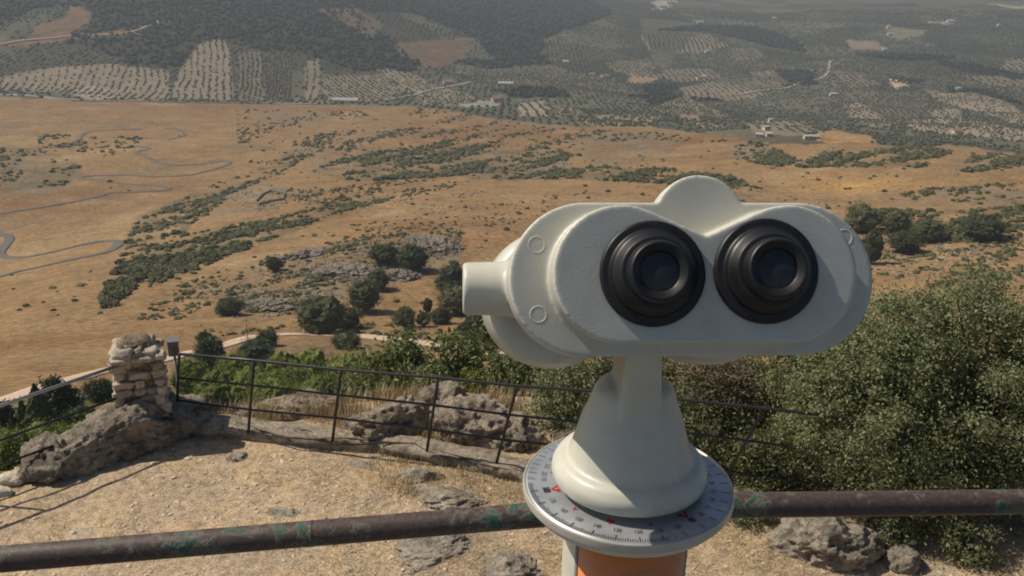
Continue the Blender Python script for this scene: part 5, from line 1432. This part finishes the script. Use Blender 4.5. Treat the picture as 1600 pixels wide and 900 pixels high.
    for hdg in range(-60, 290):
        a = R_(th(hdg)); big = hdg % 10 == 0; midk = hdg % 5 == 0
        fresh = 108 <= hdg <= 186
        if not fresh and not midk: continue
        if not fresh and not big and hdg < 100: continue
        ln = .0062 if big else (.0046 if midk else .0034); wd = .00034 if big else .00022
        r1 = Rd - .0026; r0 = r1 - ln; d = np.array([math.cos(a), math.sin(a)]); s = np.array([-d[1], d[0]]) * wd
        P4 = [d * r0 - s, d * r1 - s, d * r1 + s, d * r0 + s]
        mt['ink' if fresh else 'worn'].add([(p_[0], p_[1], zt_) for p_ in P4], np.array([[0, 1, 2, 3]]))
    mt['ink'].build('tick_marks', ink, dial, False); mt['worn'].build('worn_tick_marks', worn, dial, False)
    def letters(items, mat, name):
        out = MB()
        for (txt, hdg, rad, size, off) in items:
            cu = bpy.data.curves.new('t', 'FONT'); cu.body = txt; cu.size = size; cu.align_x = 'CENTER'; cu.align_y = 'CENTER'; cu.offset = off; cu.resolution_u = 3
            to = bpy.data.objects.new('t', cu); COL.objects.link(to); bpy.context.view_layer.update()
            me = evaluated(to, 't'); bpy.data.objects.remove(to)
            Vt = np.array([v_.co[:] for v_ in me.vertices]) * ([.68, 1, 1] if len(txt) > 1 else [1, 1, 1]); a = R_(th(hdg)); d = np.array([math.cos(a), math.sin(a), 0]); ux = np.array([-d[1], d[0], 0])
            Vw = d * rad + Vt[:, 0:1] * ux - Vt[:, 1:2] * d + [0, 0, zt_ + .0001]
            byk = {}
            for p_ in me.polygons: byk.setdefault(len(p_.vertices), []).append(tuple(p_.vertices))
            out.add(Vw, [np.array(v_) for v_ in byk.values()])
            bpy.data.meshes.remove(me)
        return out.build(name, mat, dial, False)
    rn = Rd - .0145
    letters([('180', 180, rn - .0004, .0074, .0002), ('90', 90, rn - .0004, .0074, .0002)] + [(str(h_), h_, rn, .0060, 0) for h_ in (170, 160, 150, 140, 130, 120, 110, 100)], ink, 'numerals')
    letters([(str(h_), h_, rn, .0060, 0) for h_ in (190, 200, 210, 220, 230, 80, 70, 60, 50, 40, 30, 20, 10)], worn, 'worn_numerals')
    def tri(hdg, rin, rout, hw, mb_, z):
        a = R_(th(hdg)); d = np.array([math.cos(a), math.sin(a), 0]); s = np.array([-d[1], d[0], 0])
        mb_.add([d * rin - s * hw + [0, 0, z], d * rin + s * hw + [0, 0, z], d * rout + [0, 0, z]], np.array([[0, 1, 2]]))
    for q_ in ((180, .0535, .0602, .0050), (90, .0530, .0600, .0048), (135, .0530, .0588, .0036)):
        tm = MB(); tri(*q_, tm, zt_); tm.build('direction_mark', red, dial, False)
    pale = simple('pale_ink', (.72, .70, .68), .5)
    letters([('S', 180, .0554, .0042, 0), ('E', 90, .0549, .0040, 0)], pale, 'direction_letters')
    letters([('V', 157.5, .0565, .0058, .0001), ('7', 112.5, .0565, .0056, .0001), ('C', 203, .0575, .0052, .0001), ('Z', 225, .0580, .0052, .0001)], red, 'bearing_letters')
    letters([('7', 67.5, .0570, .0056, .0)], redd, 'worn_bearing_letter'); letters([('V', 45, .0580, .0056, .0)], redd, 'worn_bearing_letter'); letters([('4', 22.5, .0590, .0052, .0)], redd, 'worn_bearing_letter')
    # ---- pole and its panel
    Rp = .0470
    V, f = lathe([(Rp, -zd), (Rp, -.016)], 96); MB().add(V + [0, 0, zd], f).build('pole', white2, root)
    V, f = lathe(rounded([(.001, .012), (.14, .012), (.145, .0), (.145, -.01)], .004, 4), 64); MB().add(V + [0, 0, .012], f).build('base_plate', white2, root)
    og, nt, b = new_mat('orange_panel'); n1 = noise(nt, 8, 4); 
    wv = N(nt, 'ShaderNodeTexWave', wave_type='BANDS', bands_direction='Z'); wv.inputs['Scale'].default_value = 16; wv.inputs['Distortion'].default_value = 0
    tc = N(nt, 'ShaderNodeTexCoord'); L(nt, tc.outputs['Object'], wv.inputs['Vector'])
    r1 = ramp(nt, n1.outputs['Fac'], [(.3, (.80, .25, .055)), (.7, (.88, .32, .09))])
    tx = noise(nt, 90, 4); r2 = ramp(nt, wv.outputs['Fac'], [(.70, g(0)), (.78, g(1))]); r3 = ramp(nt, tx.outputs['Fac'], [(.45, g(0)), (.6, g(.55))])
    L(nt, mixc(nt, mixc(nt, 1.0, r2.outputs[0], r3.outputs[0], 'MULTIPLY'), r1.outputs[0], (.60, .25, .11)), b.inputs['Base Color']); b.inputs['Roughness'].default_value = .30
    b.inputs['Coat Weight'].default_value = .5; b.inputs['Coat Roughness'].default_value = .15
    ca_ = math.degrees(math.atan2(-base[1], -base[0]))
    a0, a1 = R_(ca_ - 44), R_(ca_ + 78)
    V, f = lathe([(Rp + .0016, -.34), (Rp + .0016, -.0205), (Rp - .001, -.0205)], 60, a0, a1); pn = MB().add(V + [0, 0, zd], f).build('info_panel', og, root)
    edge = simple('panel_edge', (.30, .27, .24), .4, .4)
    for a in (a0, a1):
        d = np.array([math.cos(a), math.sin(a)]) * (Rp + .001)
        V, fs = tube([(d[0], d[1], zd - .34), (d[0], d[1], zd - .0195)], .0018, 8); MB().add(V, fs).build('edging', edge, pn)
    # small bolt at the panel's upper corner
    a = R_(ca_ - 38); d = np.array([math.cos(a), math.sin(a), 0]); c = d * (Rp + .0016) + [0, 0, zd - .026]
    sc_ = simple('screw_steel', (.6, .58, .54), .3, .7)
    V, fs = tube([c, c + d * .0018, c + d * .0022], [.0027, .0025, .0012], 16); MB().add(V, fs).build('screw', sc_, pn)
    return root
# ------------------------------------------------------------------ build
import sys, time
_t = time.time()
def _lap(s):
    global _t
    print('LAP %-10s %.1f' % (s, time.time() - _t)); _t = time.time()
build_terrain(); _lap('terrain')
MAT = build_far(); _lap('far')
build_roads(); build_houses(); build_pen(); build_car(); _lap('roads')
build_terrace(MAT); _lap('terrace')
build_grass(); _lap('grass')
build_rocks(); _lap('rocks')
build_pillar(); build_railings(); build_lamp(); build_cables(); build_pipe(); _lap('rails')
build_plants(); _lap('plants')
build_viewer(); _lap('viewer')

# ------------------------------------------------------------------ haze: one closed box of thin air
hm = bpy.data.materials.new('haze_air'); hm.use_nodes = True; nt = hm.node_tree
for n_ in list(nt.nodes):
    if n_.type != 'OUTPUT_MATERIAL': nt.nodes.remove(n_)
pv = nt.nodes.new('ShaderNodeVolumePrincipled'); pv.inputs['Color'].default_value = (.72, .80, .88, 1); pv.inputs['Density'].default_value = HAZE; pv.inputs['Anisotropy'].default_value = .25
nt.links.new(pv.outputs[0], nt.nodes['Material Output'].inputs['Volume'])
V, f = box((0, 3000, (-900 + HC + 9) / 2), (22000, 17000, HC + 9 + 900)); o = MB().add(V, f).build('haze', hm, None, False); tag(o, kind='stuff')

# ------------------------------------------------------------------ light
w = bpy.data.worlds.new('World'); scene.world = w; w.use_nodes = True; nt = w.node_tree
bg = nt.nodes['Background']; sky = nt.nodes.new('ShaderNodeTexSky'); sky.sky_type = 'NISHITA'; sky.sun_disc = False
sd = np.array(SUN, float); sd /= np.linalg.norm(sd)
sky.sun_elevation = math.asin(sd[2]); sky.sun_rotation = math.atan2(sd[0], sd[1]); sky.altitude = 800; sky.dust_density = 3.0
nt.links.new(sky.outputs[0], bg.inputs[0]); bg.inputs[1].default_value = SKY
sl = bpy.data.lights.new('sun', 'SUN'); sl.energy = SUNE; sl.angle = R_(.5); sl.color = (1.0, .91, .77)
so = bpy.data.objects.new('sun', sl); COL.objects.link(so); so.rotation_euler = Vector(sd).to_track_quat('Z', 'Y').to_euler()

# ------------------------------------------------------------------ camera
cd = bpy.data.cameras.new('camera'); cd.sensor_width = 36; cd.lens = 36; cd.clip_start = .02; cd.clip_end = 30000
co = bpy.data.objects.new('camera', cd); COL.objects.link(co)
Mc = Matrix(((RR[0], UU[0], -F[0], 0), (RR[1], UU[1], -F[1], 0), (RR[2], UU[2], -F[2], 0), (0, 0, 0, 1)))
co.matrix_world = Matrix.Translation(Vector(EYE)) @ Mc
scene.camera = co
vs = scene.view_settings; vs.view_transform = 'Standard'; vs.look = 'None'; vs.exposure = EXPO; vs.gamma = 1.0; vs.use_curve_mapping = False
cy = scene.cycles; cy.max_bounces = 6; cy.diffuse_bounces = 3; cy.glossy_bounces = 3; cy.transmission_bounces = 3; cy.transparent_max_bounces = 4; cy.volume_bounces = 0
cy.use_denoising = True; cy.caustics_reflective = False; cy.caustics_refractive = False
try: cy.denoiser = 'OPENIMAGEDENOISE'
except Exception as ex: print('denoiser', ex)
scene.render.film_transparent = False; cy.pixel_filter_type = 'BLACKMAN_HARRIS'; cy.filter_width = 1.9
